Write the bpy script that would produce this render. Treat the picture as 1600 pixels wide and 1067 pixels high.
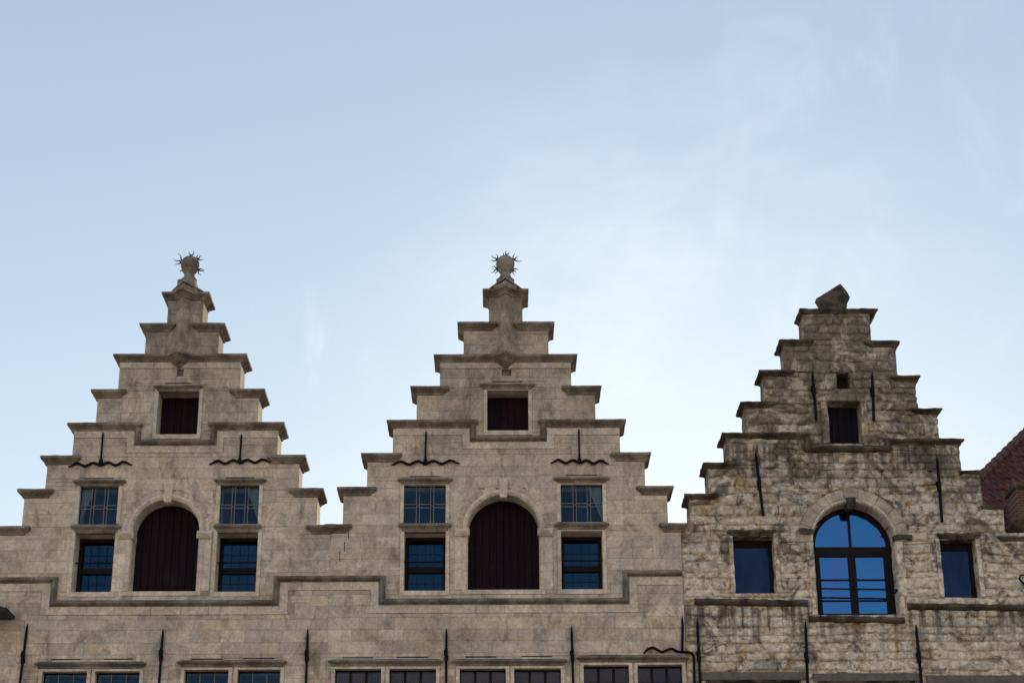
import bpy, bmesh, math, random
from mathutils import Vector, Matrix, noise

for o in list(bpy.data.objects): bpy.data.objects.remove(o)
S = bpy.context.scene
COL = S.collection
rnd = random.Random(11)
R_ = math.radians

# ------------------------------------------------------------------ camera
F = 2900.0
PITCH, YAW, ROLL = R_(22.3), R_(0.38), R_(0.29)
CAM = Vector((0.0, -28.0, 1.65))
ROT = Matrix.Rotation(-YAW, 3, 'Z') @ Matrix.Rotation(math.pi/2 + PITCH, 3, 'X') @ Matrix.Rotation(-ROLL, 3, 'Z')
def ray(px, py): return ROT @ Vector(((px-800.0)/F, -(py-533.5)/F, -1.0))
cd = bpy.data.cameras.new('camera'); cam = bpy.data.objects.new('camera', cd); COL.objects.link(cam)
cam.matrix_world = Matrix.Translation(CAM) @ ROT.to_4x4()
cd.sensor_width = 36.0; cd.lens = 36.0*F/1600.0; cd.clip_end = 3000; cd.clip_start = 0.1
S.camera = cam
S.view_settings.view_transform = 'Standard'; S.view_settings.look = 'None'
S.view_settings.gamma = 1.0; S.view_settings.use_curve_mapping = False
S.view_settings.exposure = 0.47

# ------------------------------------------------------------------ sky and sun
SUN_EL, SUN_AZ = R_(11.0), R_(6.0)           # azimuth measured from +Y (behind the houses) towards +X
w = bpy.data.worlds.new('World'); S.world = w; w.use_nodes = True
nt = w.node_tree; nt.nodes.clear()
def wn(t, **k):
    n = nt.nodes.new(t)
    for a, b in k.items(): setattr(n, a, b)
    return n
sky = wn('ShaderNodeTexSky', sky_type='NISHITA', sun_disc=False, sun_elevation=SUN_EL, sun_rotation=SUN_AZ,
         altitude=0.0, air_density=1.0, dust_density=0.12, ozone_density=1.6)
bg = wn('ShaderNodeBackground'); wo = wn('ShaderNodeOutputWorld')
tc = wn('ShaderNodeTexCoord')
def blob(px, py, r0, r1):      # soft patch of sky round one direction
    d = ray(px, py).normalized()
    v = wn('ShaderNodeVectorMath', operation='DISTANCE'); v.inputs[1].default_value = d
    nm = wn('ShaderNodeVectorMath', operation='NORMALIZE'); L(tc.outputs['Generated'], nm.inputs[0]); L(nm.outputs[0], v.inputs[0])
    m = wn('ShaderNodeMapRange', interpolation_type='SMOOTHSTEP'); m.inputs['From Min'].default_value = r1; m.inputs['From Max'].default_value = r0; L(v.outputs['Value'], m.inputs[0]); return m.outputs[0]
def cirrus(scale, st, rot, lo, hi, amp, seed):
    mp = wn('ShaderNodeMapping'); mp.inputs['Scale'].default_value = st; mp.inputs['Rotation'].default_value = rot; mp.inputs['Location'].default_value = (seed, seed*.7, 0)
    nz = wn('ShaderNodeTexNoise'); nz.inputs['Scale'].default_value = scale; nz.inputs['Detail'].default_value = 9; nz.inputs['Roughness'].default_value = .62; nz.inputs['Distortion'].default_value = .5
    L(tc.outputs['Generated'], mp.inputs[0]); L(mp.outputs[0], nz.inputs[0])
    m = wn('ShaderNodeMapRange', interpolation_type='SMOOTHSTEP'); m.inputs['From Min'].default_value = lo; m.inputs['From Max'].default_value = hi; m.inputs['To Max'].default_value = amp; L(nz.outputs['Fac'], m.inputs[0]); return m.outputs[0]
def wm(op, a, b):
    q = wn('ShaderNodeMath', operation=op)
    for i, v in enumerate((a, b)):
        if isinstance(v, float): q.inputs[i].default_value = v
        else: L(v, q.inputs[i])
    return q.outputs[0]
L = nt.links.new
veil = wn('ShaderNodeMix', data_type='RGBA', blend_type='ADD'); veil.inputs['Factor'].default_value = 1.0; veil.inputs['B'].default_value = (1.25,1.42,1.72,1)      # thin even haze over the whole dome
sep = wn('ShaderNodeSeparateXYZ'); nrm0 = wn('ShaderNodeVectorMath', operation='NORMALIZE'); L(tc.outputs['Generated'], nrm0.inputs[0]); L(nrm0.outputs[0], sep.inputs[0])
hz = wm('POWER', wm('SUBTRACT', 1.0, wm('MAXIMUM', wm('MINIMUM', sep.outputs[2], 1.0), 0.0)), 5.0)      # 1 at the horizon, ~0 overhead
hc = wn('ShaderNodeMix', data_type='RGBA'); hc.inputs['A'].default_value = (1.42,1.62,2.0,1); hc.inputs['B'].default_value = (4.2,3.6,3.2,1)
L(hz, hc.inputs['Factor']); L(hc.outputs['Result'], veil.inputs['B'])
thin = wn('ShaderNodeMix', data_type='RGBA', blend_type='MULTIPLY'); thin.inputs['Factor'].default_value = 1.0; thin.inputs['B'].default_value = (.60,.575,.50,1)
L(sky.outputs[0], thin.inputs['A']); L(thin.outputs['Result'], veil.inputs['A'])
c1 = wm('MULTIPLY', blob(1080, 560, .02, .22), cirrus(4.0, (1.2,1,3.0), (0,.5,0), .42, .74, .30, 3.1))
c2 = wm('MULTIPLY', blob(1350, 330, .02, .20), cirrus(6.0, (2.2,1,1.2), (0,.9,0), .50, .76, .22, 7.7))
c3 = wm('MULTIPLY', blob(478, 560, .01, .05), cirrus(9.0, (3.0,1,.9), (0,-.25,0), .45, .72, .28, 1.3))
c4 = wm('MULTIPLY', blob(1060, 740, .02, .24), .28)
cl = wm('ADD', wm('ADD', wm('ADD', c1, c2), c3), c4); cl = wm('MINIMUM', cl, .9)
mx = wn('ShaderNodeMix', data_type='RGBA'); mx.inputs['B'].default_value = (5.5, 5.9, 6.3, 1)
L(cl, mx.inputs['Factor']); L(veil.outputs['Result'], mx.inputs['A']); L(mx.outputs['Result'], bg.inputs[0]); L(bg.outputs[0], wo.inputs[0])
bg.inputs[1].default_value = 0.14
sl = bpy.data.lights.new('sun', 'SUN'); so = bpy.data.objects.new('sun', sl); COL.objects.link(so)
sl.energy = 5.0; sl.angle = R_(0.5); sl.color = (1.0, 0.80, 0.56)
sd = Vector((math.sin(SUN_AZ)*math.cos(SUN_EL), math.cos(SUN_AZ)*math.cos(SUN_EL), math.sin(SUN_EL)))
so.rotation_euler = sd.to_track_quat('Z', 'Y').to_euler(); so.location = (5, 30, 30)

# ------------------------------------------------------------------ helpers
def P(px, py, Y=0.0):
    d = ray(px, py); t = (Y-CAM.y)/d.y
    p = CAM + d*t
    return p.x, p.z
def PX(px, py, Y=0.0): return P(px, py, Y)[0]
def PZ(px, py, Y=0.0): return P(px, py, Y)[1]
def P3(px, py, Y=0.0):
    x, z = P(px, py, Y); return Vector((x, Y, z))
ORG = {}
def thing(name, loc, label, cat, group=None):
    o = bpy.data.objects.new(name, None); COL.objects.link(o); o.location = loc
    o.empty_display_size = 0.3
    o['label'] = label; o['category'] = cat
    if group: o['group'] = group
    ORG[o.name] = Vector(loc); return o
class MB:
    def __init__(s): s.v = []; s.f = []; s.sm = False
    def add(s, vs, fs):
        b = len(s.v); s.v += [tuple(v) for v in vs]; s.f += [tuple(b+i for i in f) for f in fs]; return s
    def box(s, x0, x1, y0, y1, z0, z1):
        return s.add([(x0,y0,z0),(x1,y0,z0),(x1,y1,z0),(x0,y1,z0),(x0,y0,z1),(x1,y0,z1),(x1,y1,z1),(x0,y1,z1)],
                     [(0,3,2,1),(4,5,6,7),(0,1,5,4),(1,2,6,5),(2,3,7,6),(3,0,4,7)])
    def prism(s, poly, y0, y1, inset=0.0):
        "poly: (x,z) CCW seen from the front (-Y)"
        n = len(poly)
        fr = poly
        vs = [(x,y0,z) for x,z in fr] + [(x,y1,z) for x,z in poly]
        fs = [tuple(range(n)), tuple(range(2*n-1, n-1, -1))]
        fs += [(i, n+i, n+(i+1)%n, (i+1)%n) for i in range(n)]
        return s.add(vs, fs)
    def loft(s, plan, levels, cap=True):
        "plan: (x,y) CCW seen from above; levels: (z, offset)"
        n = len(plan); rings = []
        for z, o in levels: rings.append([(x,y,z) for x,y in offs(plan, o)])
        vs = [v for r in rings for v in r]; fs = []
        for k in range(len(rings)-1):
            for i in range(n):
                j = (i+1) % n
                fs.append((k*n+i, k*n+j, (k+1)*n+j, (k+1)*n+i))
        if cap:
            fs.append(tuple(range(n-1,-1,-1))); m = (len(rings)-1)*n; fs.append(tuple(m+i for i in range(n)))
        return s.add(vs, fs)
    def tube(s, pts, rad, n=6, flat=1.0):
        pts = [Vector(p) for p in pts]; rings = []
        for i, p in enumerate(pts):
            t = (pts[min(i+1,len(pts)-1)] - pts[max(i-1,0)]).normalized()
            u = t.cross(Vector((0,1,0)))
            if u.length < 1e-3: u = t.cross(Vector((1,0,0)))
            u.normalize(); v = t.cross(u).normalized()
            r = rad[i] if isinstance(rad, (list,tuple)) else rad
            rings.append([p + u*math.cos(a)*r + v*math.sin(a)*r*flat for a in [2*math.pi*(k+.5)/n for k in range(n)]])
        vs = [v for r in rings for v in r]; fs = []
        for k in range(len(rings)-1):
            for i in range(n):
                j = (i+1)%n; fs.append((k*n+i,(k+1)*n+i,(k+1)*n+j,k*n+j))
        fs.append(tuple(range(n))); m = (len(rings)-1)*n; fs.append(tuple(m+i for i in range(n-1,-1,-1)))
        return s.add(vs, fs)
    def lathe(s, cx, cy, prof, n=20):
        vs = []; fs = []
        for z, r in prof:
            for k in range(n):
                a = 2*math.pi*k/n; vs.append((cx+r*math.cos(a), cy+r*math.sin(a), z))
        for k in range(len(prof)-1):
            for i in range(n):
                j = (i+1)%n; fs.append((k*n+i,k*n+j,(k+1)*n+j,(k+1)*n+i))
        fs.append(tuple(range(n-1,-1,-1))); m=(len(prof)-1)*n; fs.append(tuple(m+i for i in range(n)))
        s.sm = True
        return s.add(vs, fs)
    def sweep(s, path, prof, Y=0.0):
        "path (x,z) in the facade plane, prof (n,y): n along the left normal; closed section"
        m = len(path); nn = []
        for i in range(m):
            def nrm(a, b):
                d = Vector((b[0]-a[0], b[1]-a[1])).normalized(); return Vector((-d.y, d.x))
            if i == 0: q = nrm(path[0], path[1])
            elif i == m-1: q = nrm(path[-2], path[-1])
            else:
                a = nrm(path[i-1], path[i]); b = nrm(path[i], path[i+1]); q = (a+b); q = q / max(0.3, q.dot(a))
            nn.append(q)
        k = len(prof); vs = []; fs = []
        for p, q in zip(path, nn):
            for n_, y in prof: vs.append((p[0]+q.x*n_, Y+y, p[1]+q.y*n_))
        for i in range(m-1):
            for j in range(k):
                l = (j+1)%k; fs.append((i*k+j, i*k+l, (i+1)*k+l, (i+1)*k+j))
        fs.append(tuple(range(k-1,-1,-1))); b=(m-1)*k; fs.append(tuple(b+i for i in range(k)))
        return s.add(vs, fs)
    def build(s, name, m, parent=None, rough=None, kind=None, smooth=None, label=None):
        me = bpy.data.meshes.new(name)
        c = [0,0,0]
        for a in range(3):
            q = [v[a] for v in s.v]; c[a] = (min(q)+max(q))/2
        c = Vector(c)
        me.from_pydata(s.v, [], s.f)
        bm = bmesh.new(); bm.from_mesh(me)
        bmesh.ops.recalc_face_normals(bm, faces=bm.faces)
        if rough:
            cell, amp, fr = rough
            for it in range(5):
                es = [e for e in bm.edges if e.calc_length() > cell*1.5]
                if not es: break
                bmesh.ops.triangulate(bm, faces=[f for f in bm.faces if len(f.verts) > 4])
                es = [e for e in bm.edges if e.calc_length() > cell*1.5]
                bmesh.ops.subdivide_edges(bm, edges=es, cuts=1, use_grid_fill=True)
            for v in bm.verts:
                n1 = noise.noise_vector(v.co*fr); n2 = noise.noise_vector(v.co*fr*2.7+Vector((7,3,1)))
                v.co += (n1 + n2*0.6)*amp
        for v in bm.verts: v.co -= c
        bm.to_mesh(me); bm.free()
        if s.sm if smooth is None else smooth: me.polygons.foreach_set('use_smooth', [True]*len(me.polygons))
        me.materials.append(m)
        o = bpy.data.objects.new(name, me); COL.objects.link(o)
        po = ORG[parent.name] if parent else Vector((0,0,0))
        if parent: o.parent = parent
        o.location = c - po; ORG[o.name] = c
        if kind: o['kind'] = kind
        if label: o['label'] = label
        return o
def offs(poly, d):
    n = len(poly); out = []
    for i in range(n):
        a = Vector(poly[i-1]); b = Vector(poly[i]); c = Vector(poly[(i+1)%n])
        e1 = (b-a).normalized(); e2 = (c-b).normalized()
        n1 = Vector((e1.y,-e1.x)); n2 = Vector((e2.y,-e2.x)); q = n1+n2; q = q/max(0.35, q.dot(n1))
        p = b + q*d; out.append((p.x, p.y))
    return out

# ------------------------------------------------------------------ materials
class NG:
    def __init__(s, name):
        s.m = bpy.data.materials.new(name); s.m.use_nodes = True; s.t = s.m.node_tree; s.t.nodes.clear()
        s.o = s.n('ShaderNodeOutputMaterial'); s.p = s.n('ShaderNodeBsdfPrincipled'); s.l(s.p.outputs[0], s.o.inputs[0])
        s.geo = s.n('ShaderNodeNewGeometry'); s.pos = s.geo.outputs['Position']
    def n(s, t, **k):
        q = s.t.nodes.new(t)
        for a, b in k.items(): setattr(q, a, b)
        return q
    def l(s, a, b): s.t.links.new(a, b)
    def noise(s, scale, detail=4, rough=.55, st=(1,1,1), off=(0,0,0), dist=0.0):
        m = s.n('ShaderNodeMapping'); m.inputs['Scale'].default_value = st; m.inputs['Location'].default_value = off; s.l(s.pos, m.inputs[0])
        q = s.n('ShaderNodeTexNoise'); q.inputs['Scale'].default_value = scale; q.inputs['Detail'].default_value = detail
        q.inputs['Roughness'].default_value = rough; q.inputs['Distortion'].default_value = dist; s.l(m.outputs[0], q.inputs[0]); return q.outputs['Fac']
    def ramp(s, x, stops, interp='LINEAR'):
        r = s.n('ShaderNodeValToRGB'); r.color_ramp.interpolation = interp; e = r.color_ramp.elements
        while len(e) < len(stops): e.new(0.5)
        for q, (p, c) in zip(e, stops):
            q.position = p; q.color = (c,c,c,1) if isinstance(c,(int,float)) else tuple(c)+(1,)
        s.l(x, r.inputs[0]); return r.outputs[0]
    def math(s, op, a, b=None, clamp=False):
        q = s.n('ShaderNodeMath', operation=op, use_clamp=clamp)
        for i, v in enumerate((a, b)):
            if v is None: continue
            if isinstance(v, (int,float)): q.inputs[i].default_value = v
            else: s.l(v, q.inputs[i])
        return q.outputs[0]
    def mix(s, f, a, b, mode='MIX'):
        q = s.n('ShaderNodeMix', data_type='RGBA', blend_type=mode)
        for k, v in (('Factor', f), ('A', a), ('B', b)):
            if isinstance(v, (int,float)): q.inputs[k].default_value = v
            elif isinstance(v, tuple): q.inputs[k].default_value = tuple(v)+(1,)
            else: s.l(v, q.inputs[k])
        return q.outputs['Result']
    def zramp(s, z0, z1):
        sp = s.n('ShaderNodeSeparateXYZ'); s.l(s.pos, sp.inputs[0])
        m = s.n('ShaderNodeMapRange'); m.inputs['From Min'].default_value = z0; m.inputs['From Max'].default_value = z1; s.l(sp.outputs[2], m.inputs[0]); return m.outputs[0]
    def n_z(s):
        sp = s.n('ShaderNodeSeparateXYZ'); s.l(s.pos, sp.inputs[0]); return sp.outputs[2]
    def rand(s):
        oi = s.n('ShaderNodeObjectInfo'); return s.math('FRACT', s.math('ADD', oi.outputs['Random'], s.geo.outputs['Random Per Island']))
    def bump(s, h, st, d):
        b = s.n('ShaderNodeBump'); b.inputs['Strength'].default_value = st; b.inputs['Distance'].default_value = d; s.l(h, b.inputs['Height']); s.l(b.outputs[0], s.p.inputs['Normal'])
    def fin(s, col, rough=.9, spec=.25):
        if isinstance(col, tuple): s.p.inputs['Base Color'].default_value = col+(1,)
        else: s.l(col, s.p.inputs['Base Color'])
        s.p.inputs['Roughness'].default_value = rough; s.p.inputs['Specular IOR Level'].default_value = spec
        return s.m

ZTOP = PZ(790, 450); ZMID = PZ(790, 760); ZLOW = PZ(790, 1000)
def ashlar(name, tones, dirt=1.0, variety=1.0, warm=1.0):
    g = NG(name); r = g.rand()
    col = g.ramp(r, [(i/(len(tones)-1), t) for i, t in enumerate(tones)])
    avg = tuple(sum(t[k] for t in tones)/len(tones) for k in range(3))
    # stones differ more in the lower wall than in the gable
    up = g.zramp(ZLOW, ZMID)
    f = g.math('MULTIPLY', g.math('SUBTRACT', 1.0, g.math('MULTIPLY', up, 0.4)), variety, clamp=True)
    col = g.mix(f, avg, col)
    # broad patches: buff to grey
    col = g.mix(g.ramp(g.noise(.9, 5, .6), [(.38,0),(.66,.65)]), col, (0.38,0.35,0.31))
    col = g.mix(g.math('MULTIPLY', g.ramp(g.noise(1.7, 5, .6, off=(5,0,2)), [(.52,0),(.72,.6)]), g.math('MULTIPLY', g.math('SUBTRACT', 1.0, g.math('MULTIPLY', up, .8)), warm, clamp=True)), col, (0.52,0.36,0.20))
    # soot and algae: vertical drift, stronger on the exposed upper steps
    st = g.noise(2.2, 8, .70, st=(1.5,1.5,.75), off=(3,1,9), dist=.7)
    hi = g.zramp(ZMID, ZTOP)
    thr = g.math('ADD', st, g.math('MULTIPLY', hi, .13))
    dk = g.math('MULTIPLY', g.ramp(thr, [(.50,0),(.70,1)]), .70*dirt)
    col = g.mix(dk, col, (0.13,0.112,0.088))
    col = g.mix(g.math('MULTIPLY', hi, .5), col, (0.19,0.165,0.132))
    # mottling and grain
    gr = g.noise(22, 8, .72)
    col = g.mix(1.0, col, g.ramp(gr, [(.25,.60),(.5,.98),(.75,1.3)]), 'MULTIPLY')
    md = g.noise(6, 6, .65, off=(1,4,4))
    col = g.mix(1.0, col, g.ramp(md, [(.3,.76),(.7,1.2)]), 'MULTIPLY')
    h = g.math('ADD', g.math('MULTIPLY', gr, .5), md)
    g.bump(h, .5, .012)
    return g.fin(col, .92, .2)
STONE = ashlar('pale_ashlar', [(.66,.53,.43),(.79,.66,.54),(.50,.41,.35),(.74,.57,.41),(.82,.70,.585),(.57,.475,.41)])
TRIM = ashlar('dressed_trim_stone', [(.80,.68,.56),(.83,.71,.59),(.76,.64,.52)], dirt=.45, variety=.6, warm=.4)
MORTAR = ashlar('wall_core', [(.55,.47,.37),(.58,.50,.40)], dirt=.9, variety=.5, warm=.6)
def weathered(name, base, dark):
    g = NG(name)
    col = g.mix(g.ramp(g.noise(3.0, 7, .65, dist=.4), [(.36,0),(.6,1)]), base, dark)
    col = g.mix(g.ramp(g.noise(2.2, 5, .6, off=(9,9,1)), [(.55,0),(.72,.5)]), col, (.11,.105,.05))
    gr = g.noise(26, 7, .7)
    col = g.mix(1.0, col, g.ramp(gr, [(.25,.6),(.75,1.35)]), 'MULTIPLY')
    g.bump(g.math('ADD', gr, g.noise(7, 5, .6)), .55, .012)
    return g.fin(col, .93, .2)
COPING = weathered('weathered_coping_stone', (.33,.285,.24), (.13,.112,.094))
DCOPING = weathered('black_crusted_coping', (.17,.145,.115), (.045,.038,.032))
def rubble(name, lum=1.0):
    g = NG(name); r = g.rand()
    T = [(.66,.55,.41),(.46,.40,.34),(.80,.69,.53),(.54,.46,.37),(.62,.49,.35),(.55,.50,.44),(.82,.73,.60),(.44,.38,.32)]
    col = g.ramp(r, [(i/7, tuple(c*lum for c in t)) for i, t in enumerate(T)])
    col = g.mix(.3, col, (.66*lum,.56*lum,.455*lum))
    # grey crust, lime render left over and ochre iron stains, over stone and joint alike
    col = g.mix(g.ramp(g.noise(2.6, 9, .7, off=(4,8,3), dist=.9), [(.50,0),(.58,.75)]), col, (.34,.315,.28))
    col = g.mix(g.ramp(g.noise(3.0, 10, .74, st=(.8,1,1.3), dist=.8), [(.47,0),(.53,.9)]), col, (.80,.70,.57))
    col = g.mix(g.ramp(g.noise(3.2, 9, .72, off=(14,2,7), dist=.7), [(.56,0),(.60,.8)]), col, (.50,.33,.15))
    hi = g.zramp(PZ(1300,900), PZ(1300, 500))
    st = g.noise(2.1, 10, .74, st=(1.1,1.2,1.0), off=(2,3,3), dist=.9)
    col = g.mix(g.math('MULTIPLY', g.ramp(g.math('ADD', st, g.math('MULTIPLY', hi, .13)), [(.535,0),(.61,1)]), .80), col, (.12,.105,.085))
    col = g.mix(g.math('MULTIPLY', hi, .52), col, (.15,.127,.105))
    # bedding lines and cracks
    bed = g.ramp(g.noise(4.0, 9, .7, st=(.55,1,4.2), off=(0,0,3), dist=.5), [(.34,0),(.40,1)])
    col = g.mix(1.0, col, g.ramp(bed, [(0,.74),(1,1)]), 'MULTIPLY')
    # rain stains below the string courses
    streak = g.ramp(g.noise(3.6, 5, .6, st=(2.4,1,.12), off=(0,0,5)), [(.46,0),(.56,1)])
    for a, b in ((PZ(1180,1015), PZ(1180,940)), (PZ(1330,755), PZ(1330,690))):
        m = g.zramp(a, b); m2 = g.math('MULTIPLY', g.math('SUBTRACT', b+.02, g.n_z()), 8, clamp=True)
        m = g.math('POWER', g.math('MAXIMUM', g.math('MINIMUM', m, 1.0), 0.0), .7)
        col = g.mix(g.math('MULTIPLY', g.math('MULTIPLY', g.math('MULTIPLY', m, m2), streak), .9), col, (.075,.066,.055))
    gr = g.noise(14, 10, .78); md = g.noise(5, 9, .74, off=(3,3,8), dist=.7)
    col = g.mix(1.0, col, g.ramp(gr, [(.30,.40),(.5,1.0),(.70,1.45)]), 'MULTIPLY')
    pit = g.ramp(g.noise(9, 7, .72, off=(8,1,1)), [(.34,0),(.42,1)])
    col = g.mix(1.0, col, g.ramp(pit, [(0,.42),(1,1)]), 'MULTIPLY')
    h = g.math('ADD', g.math('ADD', g.math('MULTIPLY', gr, .6), g.math('MULTIPLY', md, 1.3)), g.math('ADD', g.math('MULTIPLY', pit, .5), g.math('MULTIPLY', bed, .4)))
    g.bump(h, .6, .018)
    return g.fin(col, .95, .15)
RUBBLE = rubble('weathered_rubble_stone')
RCORE = rubble('rubble_mortar_core', .78)
def plain(name, col, rough=.6, spec=.3, gs=20, amt=.25, metal=0, bmp=.2, st=(1,1,1)):
    g = NG(name); n = g.noise(gs, 6, .65, st=st)
    c = g.mix(1.0, col, g.ramp(n, [(.25,1-amt),(.75,1+amt)]), 'MULTIPLY')
    g.bump(n, bmp, .01); g.p.inputs['Metallic'].default_value = metal
    return g.fin(c, rough, spec)
IRON = plain('wrought_iron', (.007,.0065,.009), .75, .15)
def boards(name, a, b):
    g = NG(name); col = g.mix(g.rand(), a, b)
    col = g.mix(1.0, col, g.ramp(g.noise(6, 7, .7, st=(9,9,.35)), [(.3,.55),(.7,1.6)]), 'MULTIPLY')
    col = g.mix(g.ramp(g.noise(2.4, 7, .7, off=(3,0,3)), [(.55,0),(.75,.5)]), col, (.036,.026,.028))
    g.bump(g.noise(6, 7, .7, st=(9,9,.35)), .4, .006); return g.fin(col, .75, .15)
WOOD = boards('dark_oxblood_boards', (.017,.0055,.011), (.009,.004,.008))
BLUEW = boards('blue_black_boards', (.012,.010,.018), (.008,.007,.013))
FRAME = plain('dark_brown_window_paint', (.0085,.004,.006), .6, .2)
LEAD = plain('grey_lead', (.25,.25,.24), .6, .4, 30, .4)
DARK = plain('dark_room', (.012,.012,.014), .9, .1)
CURTAIN = plain('pale_curtain_cloth', (.30,.30,.27), .9, .1)
ARCHST = weathered('eroded_arch_stone', (.60,.51,.40), (.36,.31,.25))
LINTEL = plain('grey_concrete_lintel', (.15,.14,.13), .9, .2, 9, .35)
SLOT = plain('dark_open_joint', (.04,.035,.03), .95, .1)
def tiles_mat():
    g = NG('red_brown_clay_tile'); col = g.ramp(g.rand(), [(0,(.10,.030,.026)),(.4,(.055,.020,.022)),(.75,(.085,.03,.035)),(1,(.13,.045,.035))])
    col = g.mix(1.0, col, g.ramp(g.noise(9, 7, .7), [(.3,.5),(.7,1.5)]), 'MULTIPLY'); col = g.mix(g.ramp(g.noise(2.2, 7, .7), [(.55,0),(.7,.6)]), col, (.035,.026,.024)); return g.fin(col, .75, .25)
TILE = tiles_mat()
RTILE = plain('ridge_clay_tile', (.10,.05,.045), .7, .3, 12, .4)
PLASTER = plain('grey_side_render', (.28,.26,.23), .9, .2, 3, .2)
SLATE = plain('dark_slate', (.03,.03,.033), .6, .3)
def glass(name, tint, refl, base, tint2=(.75,.85,.9), rough=.03, wav=.12):
    g = NG(name); g.t.nodes.remove(g.p)
    gl = g.n('ShaderNodeBsdfGlossy'); gl.inputs['Roughness'].default_value = rough; g.l(g.mix(g.ramp(g.noise(1.9, 3, .5, st=(1.6,1,.6), off=(1.7,0,.4)), [(.40,0),(.62,1)]), tint, tuple(a*b for a, b in zip(tint, tint2))), gl.inputs['Color'])
    b = g.n('ShaderNodeBump'); b.inputs['Strength'].default_value = wav; b.inputs['Distance'].default_value = .01; g.l(g.noise(3.5,2,.5), b.inputs['Height']); g.l(b.outputs[0], gl.inputs['Normal'])
    tr = g.n('ShaderNodeBsdfTransparent'); tr.inputs['Color'].default_value = base+(1,)
    m = g.n('ShaderNodeMixShader'); m.inputs[0].default_value = refl
    g.l(tr.outputs[0], m.inputs[1]); g.l(gl.outputs[0], m.inputs[2]); g.l(m.outputs[0], g.o.inputs[0]); return g.m
LGLASS = glass('old_leaded_glass', (.17,.27,.42), .055, (.80,.86,.88), wav=.2, rough=.06)
SGLASS = glass('sash_glass', (.14,.36,.62), .07, (.3,.4,.5))
DGLASS = glass('dim_grey_glass', (.6,.50,.56), .07, (.5,.5,.55), rough=.15)
BGLASS = glass('blue_glass_painted_reflection', (.09,.345,.74), .37, (.1,.2,.4), tint2=(1.7,.85,.97), wav=.25)  # violet noise in the tint paints in the uneven reflections of the panes
NGLASS = glass('dark_blue_glass', (.22,.32,.55), .075, (.2,.3,.5), tint2=(.45,.6,.75), wav=.3)

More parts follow.
